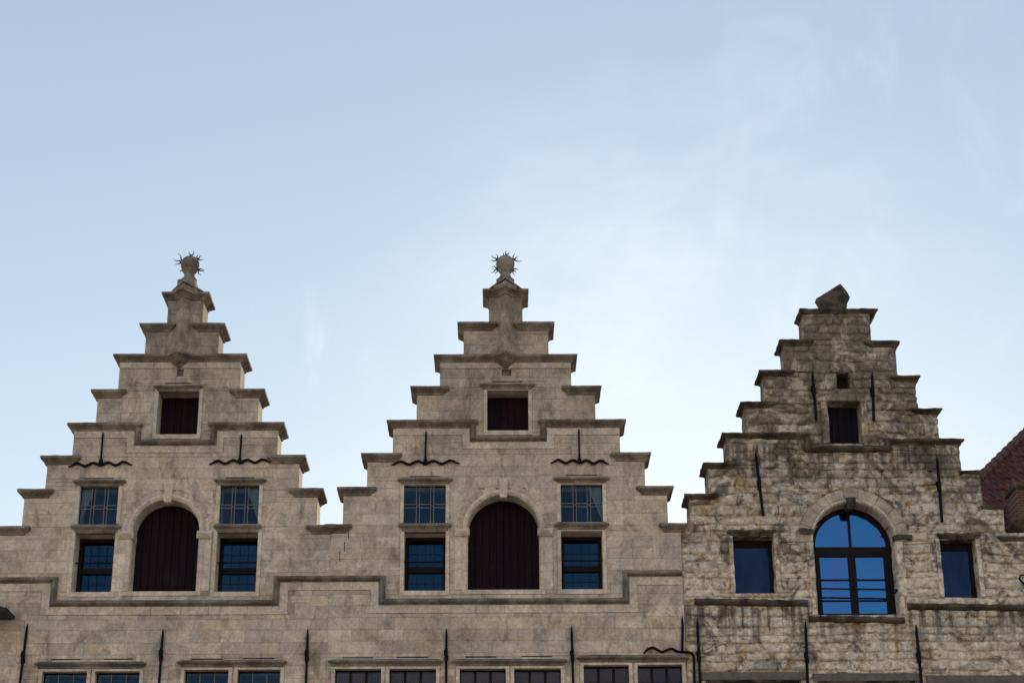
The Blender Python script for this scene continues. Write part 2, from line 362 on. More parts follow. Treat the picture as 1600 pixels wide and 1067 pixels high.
# ------------------------------------------------------------------ rectangle tools for stone laying
def sub_rect(r, b):
    x0,z0,x1,z1 = r; a0,c0,a1,c1 = b
    if a0 >= x1 or a1 <= x0 or c0 >= z1 or c1 <= z0: return [r]
    out = []; m0 = max(z0,c0); m1 = min(z1,c1)
    if z0 < c0: out.append((x0,z0,x1,c0))
    if z1 > c1: out.append((x0,c1,x1,z1))
    if x0 < a0: out.append((x0,m0,a0,m1))
    if x1 > a1: out.append((a1,m0,x1,m1))
    return out
class Wall:
    def __init__(s, rects): s.rects = rects; s.holes = []; s.block = []; s.arch = []     # arch: (xc, zs, R_hole, R_block)
    def hole(s, x0,z0,x1,z1): s.holes.append((x0,z0,x1,z1)); s.block.append((x0,z0,x1,z1))
    def core(s, y0, y1):
        mb = MB(); zs = set()
        for r in s.rects + s.holes: zs |= {round(r[1],4), round(r[3],4)}
        for xc,zp,R,_ in s.arch: zs |= {round(zp,4), round(zp+R+.04,4)}
        zs = sorted(zs)
        for a, b in zip(zs, zs[1:]):
            if b-a < 1e-4: continue
            m = (a+b)/2
            iv = [(r[0],r[2]) for r in s.rects if r[1] < m < r[3]]
            if not iv: continue
            iv = [(min(i[0] for i in iv), max(i[1] for i in iv))]
            hs = [(h[0],h[2]) for h in s.holes if h[1] < m < h[3]]
            ar = [q for q in s.arch if q[1] < m < q[1]+q[2]+.04]
            for q in ar: hs.append((q[0]-q[2], q[0]+q[2]))
            for h in hs:
                nv = []
                for p, q in iv:
                    if h[0] >= q or h[1] <= p: nv.append((p,q)); continue
                    if h[0] > p: nv.append((p,h[0]))
                    if h[1] < q: nv.append((h[1],q))
                iv = nv
            for p, q in iv: mb.box(p, q, y0, y1, a, b)
            for xc,zp,R,_ in ar:        # spandrels over the arch within this band
                N = 16
                for i in range(N):
                    t0 = math.pi*(1-i/N); t1 = math.pi*(1-(i+1)/N)
                    xa, xb = xc+R*math.cos(t0), xc+R*math.cos(t1); za, zb = zp+R*math.sin(t0), zp+R*math.sin(t1)
                    za = min(max(za,a),b); zb = min(max(zb,a),b)
                    if b-max(za,zb) < 1e-4 and b-min(za,zb) < 1e-4: continue
                    mb.prism([(xa,za),(xb,zb),(xb,b),(xa,b)], y0, y1)
        return mb
    def stones(s, levels, wmin, wmax, rr, xmin=None, xmax=None):
        out = []
        for a, b in zip(levels, levels[1:]):
            m = (a+b)/2
            iv = [(r[0],r[2]) for r in s.rects if r[1] < m < r[3]]
            if not iv: continue
            x0, x1 = min(i[0] for i in iv), max(i[1] for i in iv)
            x = x0 - 0*rr.random(); cuts = [x0]
            while True:
                x += rr.uniform(wmin, wmax)
                if x > x1 - wmin*.7: break
                cuts.append(x)
            cuts.append(x1)
            row = [(p, a, q, b) for p, q in zip(cuts, cuts[1:])]
            bl = list(s.block)
            for xc,zp,R,RB in s.arch: bl.append((xc-RB, zp-.001, xc+RB, zp))
            for bk in s.block:
                row = [t for r in row for t in sub_rect(r, bk)]
            for r in row:
                if r[2]-r[0] < .035 or r[3]-r[1] < .03: continue
                hit = [q for q in s.arch if r[3] > q[1] and r[1] < q[1]+q[3] and r[0] < q[0]+q[3] and r[2] > q[0]-q[3]]
                if not hit: out.append(('r', r)); continue
                xc,zp,R,RB = hit[0]
                if r[1] < zp-1e-4:
                    out2 = sub_rect(r, (xc-RB, -9, xc+RB, zp))
                else: out2 = [r]
                for q in out2:
                    if q[3] <= zp+1e-4: out.append(('r', q)); continue
                    N = 14; run = []
                    def flush(run):
                        if len(run) >= 2 and run[-1][0]-run[0][0] > .04:
                            out.append(('p', [p for p in run] + [(run[-1][0], q[3]), (run[0][0], q[3])]))
                    for i in range(N+1):
                        xx = q[0] + (q[2]-q[0])*i/N; d = abs(xx-xc)
                        lo = q[1] if d >= RB else max(q[1], zp + math.sqrt(RB*RB-d*d))
                        if lo < q[3]-.012: run.append((xx, lo))
                        else: flush(run); run = []
                    flush(run)
        return out
def area(p):
    if p[0] == 'r': r = p[1]; return (r[2]-r[0])*(r[3]-r[1])
    q = p[1]; return abs(sum(q[i-1][0]*q[i][1]-q[i][0]*q[i-1][1] for i in range(len(q))))/2
def warp(x, z):
    n = noise.noise_vector(Vector((x*.9, 2.0, z*1.3))); return x + n.x*.03, z + n.z*.055
def stone_mb(p, mb, rr, gap, proud, depth, rough=False):
    pr = -proud*rr.random()
    if p[0] == 'r' and not rough:
        x0,z0,x1,z1 = p[1]; g = gap/2; x0+=g; x1-=g; z0+=g; z1-=g; c = .005
        vs = []
        j = lambda: rr.uniform(-.0012,.0012)
        for (ins, y) in ((0, depth), (0, pr+.005), (c, pr)):
            vs += [(x0+ins+j(),y,z0+ins+j()),(x1-ins+j(),y,z0+ins+j()),(x1-ins+j(),y,z1-ins+j()),(x0+ins+j(),y,z1-ins+j())]
        fs = [(8,9,10,11)]
        for k in (0,4): fs += [(k+i,k+(i+1)%4,k+4+(i+1)%4,k+4+i) for i in range(4)]
        return mb.add(vs, fs)
    if p[0] == 'r':
        x0,z0,x1,z1 = p[1]; g = gap/2; jx = min(.035,(x1-x0)*.12); jz = min(.03,(z1-z0)*.16)
        cr = [Vector((x0+g+rr.uniform(-.2,1)*jx, z0+g+rr.uniform(-.2,1)*jz)), Vector((x1-g-rr.uniform(-.2,1)*jx, z0+g+rr.uniform(-.2,1)*jz)),
              Vector((x1-g-rr.uniform(-.2,1)*jx, z1-g-rr.uniform(-.2,1)*jz)), Vector((x0+g+rr.uniform(-.2,1)*jx, z1-g-rr.uniform(-.2,1)*jz))]
        nx, nz = (4 if x1-x0 > .3 else 3), 3
        vs = []; fs = []
        for i in range(nx+1):
            for k in range(nz+1):
                u, v = i/nx, k/nz
                q = (cr[0]*(1-u)+cr[1]*u)*(1-v) + (cr[3]*(1-u)+cr[2]*u)*v
                e = (i in (0,nx)) + (k in (0,nz))
                if e == 2:   # rounded corners
                    q += (Vector(((x0+x1)/2,(z0+z1)/2))-q).normalized()*.010
                q += Vector((rr.uniform(-1,1), rr.uniform(-1,1)))*(.007 if e else .012)
                y = pr + (0, .004, .008)[e] + rr.uniform(-.008,.008)
                vs.append((warp(q.x, q.y)[0], y, warp(q.x, q.y)[1]))
        m = nz+1
        for i in range(nx):
            for k in range(nz): fs.append((i*m+k,(i+1)*m+k,(i+1)*m+k+1,i*m+k+1))
        per = [i*m for i in range(nx)] + [nx*m+k for k in range(nz)] + [i*m+nz for i in range(nx,0,-1)] + [k for k in range(nz,0,-1)]
        b = len(vs); vs += [(vs[i][0], depth, vs[i][2]) for i in per]
        for i in range(len(per)): j = (i+1)%len(per); fs.append((per[j], per[i], b+i, b+j))
        return mb.add(vs, fs)
    q = p[1]; cx = sum(a for a,_ in q)/len(q); cz = sum(b for _,b in q)/len(q)
    q = [(x+(cx-x)*.012, z+(cz-z)*.015) for x,z in q]
    return mb.prism(q, pr, depth)
def lay(house_wall, parent, levels, wmin, wmax, seed, mat, gap, proud, depth, rough=False, limit=285):
    rr = random.Random(seed)
    ps = house_wall.stones(levels, wmin, wmax, rr)
    ps = [p for p in ps if area(p) > .002]
    vis = [p for p in ps]; vis.sort(key=area, reverse=True)
    rest = MB()
    for i, p in enumerate(vis):
        if i < limit:
            stone_mb(p, MB0 := MB(), rr, gap, proud, depth, rough).build('stone', mat, parent, smooth=rough)
        else: stone_mb(p, rest, rr, gap, proud, depth, rough)
    if rest.v: rest.build('small_stones', mat, parent, kind='stuff', smooth=rough)
    print('stones', len(ps))

T = 0.50
# coping moulding, (dz from top, offset)
def cop_levels(z, ov=.10, h=.125):
    return [(z-h, .004),(z-h+.012,.02),(z-h+.03,.024),(z-h+.05,.05),(z-.045,ov-.012),(z-.04,ov),(z-.004,ov+.004),(z+.004,ov-.01),(z+.03,-.02)]
def coping(x0, x1, z, parent, mat=COPING, ov=.10, h=.125, rough=(.10,.0055,7), y0=0.0, y1=None):
    y1 = T if y1 is None else y1
    return MB().loft([(x0,y0),(x1,y0),(x1,y1),(x0,y1)], cop_levels(z, ov, h)).build('coping_stone', mat, parent, rough=rough)
def hood(x0, x1, z, h, parent, name='hood_mould', mat=COPING, ov=.07, rough=(.15,.0025,6)):
    "top edge z at projection ov, ends x0/x1"
    return MB().loft([(x0+ov,-.004),(x1-ov,-.004),(x1-ov,.10),(x0+ov,.10)],
        [(z-h,.0),(z-h*.85,.016),(z-h*.55,.022),(z-h*.25,ov-.01),(z-h*.2,ov),(z,ov),(z+.035,.0)]).build(name, mat, parent, rough=rough)
STR = [(-.055,.03),(-.055,-.022),(-.040,-.026),(-.030,-.060),(-.012,-.082),(.010,-.085),(.045,-.02),(.045,.03)]
def cut_path(path, step, rr, gap=.003):
    "split a polyline into pieces of about step metres, never at a corner"
    segs = []; cur = [path[0]]
    for a, b in zip(path, path[1:]):
        a = Vector(a); b = Vector(b); L_ = (b-a).length; d = (b-a)/L_
        n = int(L_/step); t = 0
        if L_ > step*1.2:
            k = max(1, round(L_/step)); 
            for i in range(1, k):
                c = a + d*(L_*i/k + rr.uniform(-.12,.12)*step)
                segs.append(cur + [tuple(c-d*gap)]); cur = [tuple(c+d*gap)]
        cur.append(tuple(b))
    segs.append(cur); return segs
def course(path, prof, name, mat, parent, step, seed, rough=(.15,.003,6)):
    for sgm in cut_path(path, step, random.Random(seed)):
        MB().sweep(sgm, prof).build(name, mat, parent, rough=rough)
def blk_path(W, path, lo, hi):
    for a, b in zip(path, path[1:]):
        x0,x1 = sorted((a[0],b[0])); z0,z1 = sorted((a[1],b[1]))
        if abs(a[1]-b[1]) < .03:                     # horizontal piece
            W.block.append((x0, z0+lo, x1, z1+hi))
        elif b[1] < a[1]: W.block.append((x0+lo, z0, x0+hi, z1))
        else: W.block.append((x0-hi, z0, x0-lo, z1))

def ring(mb, xc, zc, R, prof, N=24, a0=0.0, a1=math.pi):
    "prof: (dr, y) closed section swept round an arc"
    vs = []; fs = []; k = len(prof)
    for i in range(N+1):
        a = a0+(a1-a0)*i/N
        for dr, y in prof: vs.append((xc+(R+dr)*math.cos(a), y, zc+(R+dr)*math.sin(a)))
    for i in range(N):
        for j in range(k): l=(j+1)%k; fs.append((i*k+j,i*k+l,(i+1)*k+l,(i+1)*k+j))
    fs.append(tuple(range(k))); b=N*k; fs.append(tuple(b+i for i in range(k-1,-1,-1)))
    return mb.add(vs, fs)

# ------------------------------------------------------------------ pieces shared by the pale houses
def surround(x0, z0, x1, z1, parent, w=.055, deep=.36, sill=True, top=True, mat=None):
    mat = mat or TRIM
    for a, b in ((x0-w, x0+.003), (x1-.003, x1+w)):
        n = max(1, round((z1-z0)/.42)); hh = (z1-z0)/n
        for i in range(n): MB().box(a, b, -.012, deep, z0+hh*i+.0035, z0+hh*(i+1)-.0035+(.0035 if i<n-1 else 0)).build('jamb_stone', mat, parent)
    if top: MB().box(x0-w, x1+w, -.010, deep, z1-.003, z1+.05).build('lintel', mat, parent)
    if sill: MB().box(x0-w, x1+w, -.014, deep, z0-.07, z0+.003).build('sill', mat, parent)
def slot(xa, xb, z, parent, W):
    W.block.append((xa, z-.012, xb, z+.004))
    MB().box(xa, xb, .004, .012, z-.012, z+.006).build('relieving_joint', SLOT, parent)
    MB().box(xa+.02, xb-.02, -.006, .012, z-.05, z-.016).build('relieving_stone', TRIM, parent)
    W.block.append((xa+.02, z-.05, xb-.02, z-.012))
def leaded(x0, z0, x1, z1, parent, seed, curtain=0):
    rr = random.Random(seed); Y = .075
    win = MB().box(x0, x1, Y+.012, Y+.03, z0, z0+.012).box(x0,x1,Y+.012,Y+.03,z1-.012,z1).box(x0,x0+.012,Y+.012,Y+.03,z0+.012,z1-.012).box(x1-.012,x1,Y+.012,Y+.03,z0+.012,z1-.012).build('leaded_window', FRAME, parent)
    W_, H_ = x1-x0, z1-z0
    vx = [0, .30, .375, .635, .71, 1.0]; vz = [0, .43, .52, 1.0]
    X = [x0+W_*t for t in vx]; Z = [z0+H_*t for t in vz]; g = .003
    small = MB()
    for i in range(5):
        for k in range(3):
            t = rr.uniform(-.004,.004); t2 = rr.uniform(-.004,.004)
            vs = [(X[i]+g,Y+t,Z[k]+g),(X[i+1]-g,Y-t,Z[k]+g),(X[i+1]-g,Y-t+t2,Z[k+1]-g),(X[i]+g,Y+t+t2,Z[k+1]-g)]
            vs += [(a,b+.004,c) for a,b,c in vs]
            fs = [(0,1,2,3),(7,6,5,4),(0,4,5,1),(1,5,6,2),(2,6,7,3),(3,7,4,0)]
            if i % 2 == 0 and k != 1: MB().add(vs, fs).build('pane', LGLASS, win)
            else: small.add(vs, fs)
    small.build('border_panes', LGLASS, win)
    le = MB(); r = .0034
    for x in X[1:-1]: le.box(x-r, x+r, Y-.012, Y+.010, z0, z1)
    for z in Z[1:-1]:
        for a, b in ((X[0],X[1]-r),(X[2]+r,X[3]-r),(X[4]+r,X[5])): le.box(a+.0, b, Y-.012, Y+.010, z-r, z+r)
    for a, b in ((X[1],X[2]),(X[3],X[4])):
        for sgn in (1,-1):
            p0 = Vector((a, Y-.008, Z[1] if sgn > 0 else Z[2])); p1 = Vector((b, Y-.008, Z[2] if sgn > 0 else Z[1]))
            le.tube([p0, p1], r*.9, 4)
    le.build('lead_cames', LEAD, win)
    MB().box(x0-.02, x1+.02, .46, .48, z0-.02, z1+.02).build('dark_interior', DARK, win)
    if curtain:
        s = curtain; xa = x0 if s > 0 else x1; w2 = W_*.34*s
        n = 8; vs = []; fs = []
        for i in range(n+1):
            u = i/n; vs.append((xa+w2*u, Y+.05+.012*math.sin(u*18), z1)); vs.append((xa+w2*u*.85, Y+.05+.012*math.sin(u*18), z1-H_*(.95 - .75*u)))
        fs = [(2*i,2*i+1,2*i+3,2*i+2) for i in range(n)]
        b = len(vs); vs += [(x,y+.004,z) for x,y,z in vs]; fs += [tuple(b+i for i in reversed(f)) for f in fs]
        MB().add(vs, fs).build('curtain', CURTAIN, win, smooth=True)
def sash(x0, z0, x1, z1, parent, bar=True):
    Y = .33
    fr = MB(); t = .06; zm = z0 + (z1-z0)*.44
    fr.box(x0, x0+t, Y, Y+.06, z0, z1).box(x1-t, x1, Y, Y+.06, z0, z1)
    fr.box(x0+t, x1-t, Y+.001, Y+.059, z0, z0+.05).box(x0+t, x1-t, Y+.001, Y+.059, z1-.06, z1).box(x0+t, x1-t, Y-.02, Y+.05, zm-.045, zm+.045)
    win = fr.build('sash_window', FRAME, parent)
    for a, b in ((z0+.05, zm-.045), (zm+.045, z1-.06)):
        MB().box(x0+t, x1-t, Y+.03, Y+.036, a, b).build('pane', SGLASS, win)
        mt = MB()
        for k in (1,2,3): xx = x0+t+(x1-x0-2*t)*k/4; mt.box(xx-.0025, xx+.0025, Y+.018, Y+.029, a, b)
        zz = (a+b)/2; mt.box(x0+t, x1-t, Y+.020, Y+.028, zz-.002, zz+.002)
        mt.build('glazing_bars', FRAME, win)
    MB().box(x0-.02, x1+.02, .44, .46, z0-.02, z1+.02).build('dark_interior', DARK, win)
    if bar: MB().tube([(x0-.06, Y-.18, zm+.085),(x1+.01, Y-.18, zm+.085)], .012, 6).tube([(x0-.045,Y-.18,zm+.085),(x0-.045,Y-.05,zm+.085)],.01,5).build('guard_bar', IRON, parent)
def planks(x0, z0, x1, z1, parent, arch=None, name='loft_shutter', n=None, Y=.34, mat=None):
    mat = mat or WOOD
    n = n or max(3, round((x1-x0)/.105)); wd = (x1-x0)/n; rr = random.Random(int(x0*1000))
    back = MB()
    if arch:
        xc, zc, R = arch; back.prism([(x0,z0),(x1,z0),(x1,zc)]+[(xc+R*math.cos(math.pi*i/16), zc+R*math.sin(math.pi*i/16)) for i in range(1,16)]+[(x0,zc)], Y+.03, Y+.06)
    else: back.box(x0, x1, Y+.03, Y+.06, z0, z1)
    d = back.build(name, mat, parent)
    for i in range(n):
        a = x0+wd*i+.004; b = x0+wd*(i+1)-.004; y = Y+rr.uniform(-.004,.006)
        if arch:
            tp = []
            for k in range(4):
                xx = b+(a-b)*k/3; q = abs(xx-xc); tp.append((xx, zc+math.sqrt(max(R*R-q*q,1e-4))))
            MB().prism([(a,z0),(b,z0)]+tp, y, y+.028).build('plank', mat, d)
        else: MB().box(a, b, y, y+.028, z0, z1).build('plank', mat, d)
    return d
def arch_set(xc, zs, R, zb, parent, W):
    "moulded round-headed loft doorway"
    RB = R+.17
    W.arch.append((xc, zs, R+.06, RB)); W.hole(xc-R-.06, zb, xc+R+.06, zs)
    W.block.append((xc-R-.09, zb-.0, xc+R+.09, zs))
    pr = [(0,.37),(0,.012),(.018,-.012),(.030,-.012),(.036,-.026),(.062,-.030),(.082,-.012),(.082,.02),(.061,.02),(.061,.37)]
    N = 7
    for i in range(N):
        g = .006; a0 = math.pi*i/N + g/2; a1 = math.pi*(i+1)/N - g/2
        ring(MB(), xc, zs, R, pr, 6, a0, a1).build('arch_stone', TRIM, parent)
    nv = 9
    for i in range(nv):
        if i == nv//2: continue
        a0 = math.pi*i/nv+.012; a1 = math.pi*(i+1)/nv-.012
        poly = [(xc+(R+.083)*math.cos(a0+(a1-a0)*k/3), zs+(R+.083)*math.sin(a0+(a1-a0)*k/3)) for k in range(4)]
        poly += [(xc+(RB-.004)*math.cos(a1+(a0-a1)*k/3), zs+(RB-.004)*math.sin(a1+(a0-a1)*k/3)) for k in range(4)]
        MB().prism(poly[::-1], -.004-.003*rnd.random(), .012).build('voussoir', STONE, parent)
    # keystone
    kz = zs+R
    MB().prism([(xc-.055,kz+.085),(xc+.055,kz+.085),(xc+.075,kz+.26),(xc-.075,kz+.26)], -.028, .02).build('keystone', TRIM, parent)
    MB().loft([(xc-.055,-.03),(xc+.055,-.03),(xc+.055,.10),(xc-.055,.10)], [(kz-.06,-.03),(kz-.045,.0),(kz+.06,.012),(kz+.085,.016)]).build('keystone_boss', TRIM, parent)
    # jambs
    for s in (-1, 1):
        xa, xb = sorted((xc+s*R, xc+s*(R+.082)))
        n = 3; hh = (zs-.12-zb)/n
        for i in range(n):
            x_in = xc+s*R; x_ch = xc+s*(R+.02); x_out = xc+s*(R+.082)
            plan = [(x_in,.37),(x_in,.012),(x_ch,-.012),(x_out,-.012),(x_out,.37)]
            if s < 0: plan = plan[::-1]
            MB().loft(plan, [(zb+hh*i+.002,0),(zb+hh*(i+1)-.002,0)]).build('jamb_stone', TRIM, parent)
        px0, px1 = sorted((xc+s*(R+.084), xc+s*(R+.205)))
        for i in range(2):
            h2 = (zs-.12-zb)/2; MB().box(px0, px1, -.009, .02, zb+h2*i+.002, zb+h2*(i+1)-.002).build('pier_stone', TRIM, parent)
        W.block.append((px0, zb, px1, zs))
        # impost with pyramid face
        x0, x1 = sorted((xc+s*(R-.02), xc+s*(R+.20)))
        W.block.append((x0, zs-.12, x1, zs))
        cx = (x0+x1)/2; cz = zs-.06; t = .055
        mb = MB().box(x0+.01, x1-.01, -.02, .37, zs-.118, zs-.002)
        fx0, fx1, fz0, fz1 = x0-.008, x1+.008, zs-.125, zs-.004
        mb.add([(fx0,-.021,fz0),(fx1,-.021,fz0),(fx1,-.021,fz1),(fx0,-.021,fz1),(fx0,-.042,fz0),(fx1,-.042,fz0),(fx1,-.042,fz1),(fx0,-.042,fz1),(cx-.045,-.105,cz),(cx+.045,-.105,cz)],
               [(0,3,2,1),(0,1,5,4),(1,2,6,5),(2,3,7,6),(3,0,4,7),(4,5,9,8),(5,6,9),(6,7,8,9),(7,4,8)])
        mb.build('impost', TRIM, parent)
    MB().box(xc-R-.082, xc+R+.082, -.014, .37, zb-.07, zb-.002).build('sill', TRIM, parent)
    W.block.append((xc-R-.082, zb-.07, xc+R+.082, zb))
    return planks(xc-R, zb, xc+R, zs+R, parent, (xc, zs, R), 'loft_door', n=9 if R < .54 else 10)
def straight_anchor(px0, py0, px1, py1, parent, knob=None, r=.021, ext=0.0, Y=-.03):
    a = P3(px0,py0,Y); b = P3(px1,py1,Y); b = b + (b-a).normalized()*ext; L_ = (b-a).length
    pts = [a + (b-a)*t for t in (0, .05/L_, .12/L_, 1-.02/L_, 1)]
    mb = MB().tube(pts, [r*.25, r*.7, r, r, r*.7], 6)
    if knob:
        k = P3(px0+(px1-px0)*(knob-py0)/(py1-py0), knob, Y)
        mb.box(k.x-.036, k.x+.022, -.065, .0, k.z+.005, k.z+.075).box(k.x-.028, k.x+.03, -.062, .0, k.z-.075, k.z-.01)
        mb.tube([k+Vector((0,-.02,-.1)), k+Vector((0,-.02,.1))], .026, 6)
    else:
        m = (a+b)/2; mb.box(m.x-.012, m.x+.012, -.02, .02, m.z-.03, m.z+.03)
    return mb.build('wall_anchor', IRON, parent)
def wave_anchor(pb0, pb1, pl, pr_, parent, seed=0):
    a = P3(*pb0, -.035); b = P3(*pb1, -.035)
    mb = MB().tube([a, a+(b-a)*.1, b+(a-b)*.2, b], [.010,.017,.017,.026], 6)
    l = P3(*pl, -.03); r = P3(*pr_, -.03); n = 40; pts = []; rad = []
    for i in range(n+1):
        t = i/n; p = l+(r-l)*t; u = abs(t-.5)*2
        pts.append(p + Vector((0,0,-.026*math.cos(u*math.pi*2*2+.3)+.006-.010*u*0))); rad.append(.021*(1-.55*max(0,u-.82)/.18) if u > .82 else .022)
    mb.tube(pts, rad, 6)
    mb.box(b.x-.028, b.x+.028, -.062, 0, b.z-.03, b.z+.04)
    return mb.build('wall_anchor', IRON, parent)

def rows(z0, z1, n, rr, j=.012): 
    q = [z0+(z1-z0)*i/n for i in range(n+1)]
    for i in range(1, n): q[i] += rr.uniform(-j,j)
    return q

# ------------------------------------------------------------------ pale stone houses
def pale_house(label, spec, x_lo, x_hi, seed):
    rr = random.Random(seed); ov = .10
    steps = spec['steps']                      # (left px, right px, y left, y right) of the coping corners, S1..S7
    zb = [(PZ(l, yl, -ov)+PZ(r, yr, -ov))/2 for l, r, yl, yr in steps]
    xl = [PX(l, yl, -ov)+ov for l, r, yl, yr in steps]; xr = [PX(r, yr, -ov)-ov for l, r, yl, yr in steps]
    z0 = PZ(spec['valley'][0], spec['valley'][1], -ov)
    X0 = PX(x_lo, 900); X1 = PX(x_hi, 900); xc = PX(*spec['centre'])
    house = thing('stepped_gable_house', ((X0+X1)/2, T/2, 0), label, 'house')
    tops = [z0] + zb
    rects = [(X0, 0.0, X1, z0)]
    for k in range(7): rects.append((xl[k], tops[k], xr[k], tops[k+1]-.012))
    W = Wall(rects)
    # ---- copings
    inner = .05
    def co(a, b, z): coping(a, b, z, house); W.block.append((a-.0, z-.122, b, z))
    co(X0 if spec.get('open_left') else X0+.001, xl[0]+inner, z0); co(xr[0]-inner, X1-.001, z0)
    for k in range(7):
        z = zb[k]
        if k in (0,1,3,5): co(xl[k], xl[k+1]+inner, z); co(xr[k+1]-inner, xr[k], z)
        elif k == 2: co(xl[k], spec['s3'][0], z); co(spec['s3'][1], xr[k], z)
    hw, pj = .135, .155
    for k in (4, 6):
        z = zb[k]
        plan = [(xl[k],0),(xc-hw,0),(xc,-pj),(xc+hw,0),(xr[k],0),(xr[k],T),(xl[k],T)]
        MB().loft(plan, cop_levels(z, .10, .12)).build('coping_stone', COPING, house, rough=(.12,.003,6))
        W.block.append((xl[k], z-.12, xr[k], z))
    # ---- prow pilaster and its corbel
    zA, zB = zb[4]+.01, zb[6]-.11
    n = 5
    for i in range(n):
        a = zA+(zB-zA)*i/n+.0015; b = zA+(zB-zA)*(i+1)/n-.0015
        MB().loft([(xc-hw,.01),(xc,-pj),(xc+hw,.01)], [(a,0),(b,0)]).build('pilaster_stone', STONE, house, rough=(.12,.002,8))
    cb = MB(); zz = zb[4]-.12
    for i in range(4):
        f = 1-.25*i
        cb.loft([(xc-hw*f*1.1,.01),(xc,-pj*f*1.1),(xc+hw*f*1.1,.01)], [(zz-.030,-.026*f),(zz-.020,.0),(zz-.0015,.004)]); zz -= .031
    cb.build('corbel', COPING, house)
    # ---- cap and finial
    yc = .27; zc = zb[6]
    hx, hy = .27, .43
    bx, bz = P(spec['ball'][0], spec['ball'][1], yc); br = .156
    apex = max(zc+.19, PZ(spec['ball'][0], spec['ball'][1]+29, yc))
    def fold(q, d0, d1, sc):      # folded diamond slab: ridge runs front to back
        L_ = [(xc-hx*sc,yc,zc+.16), (xc,yc-hy*sc,zc+.185), (xc+hx*sc,yc,zc+.16), (xc,yc+hy*sc,zc+.185)]
        v = [(x,y,z+d0) for x,y,z in L_] + [(x,y,z+d1) for x,y,z in L_]
        q.add(v, [(0,3,1),(1,3,2),(4,5,7),(5,6,7),(0,1,5,4),(1,2,6,5),(2,3,7,6),(3,0,4,7)])
    q = MB(); fold(q, -.018, .012, 1.0); fold(q, -.055, -.0185, .84)
    q.build('pinnacle_cap', COPING, house, rough=(.12,.003,6))
    MB().loft([(xc-hw,.01),(xc,-pj),(xc+hw,.01)], [(zc+.005,-.01),(zc+.125,-.01)]).build('pilaster_stone', STONE, house)
    MB().loft([(xc-.19,.03),(xc+.19,.03),(xc+.19,T),(xc-.19,T)], [(zc+.005,0),(zc+.125,0)]).build('cap_block', STONE, house)
    MB().loft([(xc-.15,yc-.15),(xc+.15,yc-.15),(xc+.15,yc+.15),(xc-.15,yc+.15)], [(zc+.1,0),(apex+.0,0),(apex+.03,-.03)]).build('finial_plinth', COPING, house)
    base = apex+.03; zq = bz-br*1.22
    fin = MB().lathe(bx, yc, [(base-.01,.10),(base+.01,.128),(base+.035,.130),(base+.055,.11),(max(base+.07,zq-.03),.092),(zq,.083),(bz-br*1.08,.092),(bz-br*.95,.104),(bz-br*.82,.120),(bz-br*.74,.128),(bz-br*.68,.118)]+
        [(bz+br*math.sin(t), br*math.cos(t)) for t in [R_(q) for q in range(-38, 90, 8)]]+[(bz+br,.012)], 24).build('finial', DCOPING if 0 else COPING, house)
    for (ang, el, cnt) in spec['spikes']:
        a = R_(ang); rt = Vector((bx+br*.93*math.cos(a), yc, bz+br*.93*math.sin(a)))
        mb = MB()
        for j in range(cnt):
            da = R_((j-(cnt-1)/2)*42 + rr.uniform(-9,9)); ln = rr.uniform(.085,.135)*el; pts = []; rad = []
            for q in range(8):
                u = q/7; aa = a+da; wv = .016*math.sin(u*8+j*2)*(u)
                pts.append(rt + Vector((math.cos(aa)*ln*u - math.sin(aa)*wv, (j-(cnt-1)/2)*.03*u, math.sin(aa)*ln*u + math.cos(aa)*wv))); rad.append(.0135*(1-u)+.003)
            mb.tube(pts, rad, 5)
        mb.build('iron_thorns', IRON, fin)
    # ---- top cornice band (under S5) and the stepped band (under S3)
    zf = PZ(spec['centre'][0], 575.5); bp = [(-.0,.02),(-.0,-.016),(.0,-.018)]
    bt = zb[4]-.118
    def bandprof(h): return [(-h,.02),(-h,-.014),(-.002,-.018),(-.002,.02)]
    pth = [(xl[4]+.001, bt),(xr[4]-.001, bt)]; course(pth, bandprof(bt-zf), 'band_stone', TRIM, house, .55, seed+1, (.2,.0015,6)); W.block.append((xl[4], zf, xr[4], bt))
    sx0, sx1 = spec['s3px']; ysx = spec['s3y']
    zt = zb[2]-.07; zlow = PZ((sx0+sx1)/2, ysx, -.05); ax, bx_ = PX(sx0, ysx), PX(sx1, ysx)
    MB().sweep([(ax, zt),(ax, zlow),(bx_, zlow),(bx_, zt)], STR).build('string_course', COPING, house, rough=(.12,.003,6))
    blk_path(W, [(ax, zt+.07),(ax, zlow),(bx_, zlow),(bx_, zt+.07)], -.055, .045)
    bpth = [(xl[2]+.001, zb[2]-.118),(ax, zb[2]-.118),(ax, zlow),(bx_, zlow),(bx_, zb[2]-.118),(xr[2]-.001, zb[2]-.118)]
    bp2 = [(-.155,.02),(-.155,-.014),(-.004,-.014),(-.004,.02)]
    bpth = [(xl[2]+.001, zb[2]-.065),(ax, zb[2]-.065),(ax, zlow),(bx_, zlow),(bx_, zb[2]-.065),(xr[2]-.001, zb[2]-.065)]
    bp2 = [(-.165,.02),(-.165,-.012),(-.050,-.012),(-.050,.02)]
    course(bpth, bp2, 'band_stone', TRIM, house, .6, seed+2, (.2,.0015,6)); blk_path(W, bpth, -.165, -.02)
    W.block.append((ax-.165, zlow-.165, ax, zlow)); W.block.append((bx_, zlow-.165, bx_+.165, zlow))
    # ---- lower string with band
    lp = [P(*q, -.08) for q in spec['string']]
    lp = [(x, z) for x, z in lp]
    for i in range(0, len(lp)-1):    # square it up
        a, b = lp[i], lp[i+1]
        if abs(a[0]-b[0]) < abs(a[1]-b[1]): m = (a[0]+b[0])/2; lp[i] = (m, a[1]); lp[i+1] = (m, b[1])
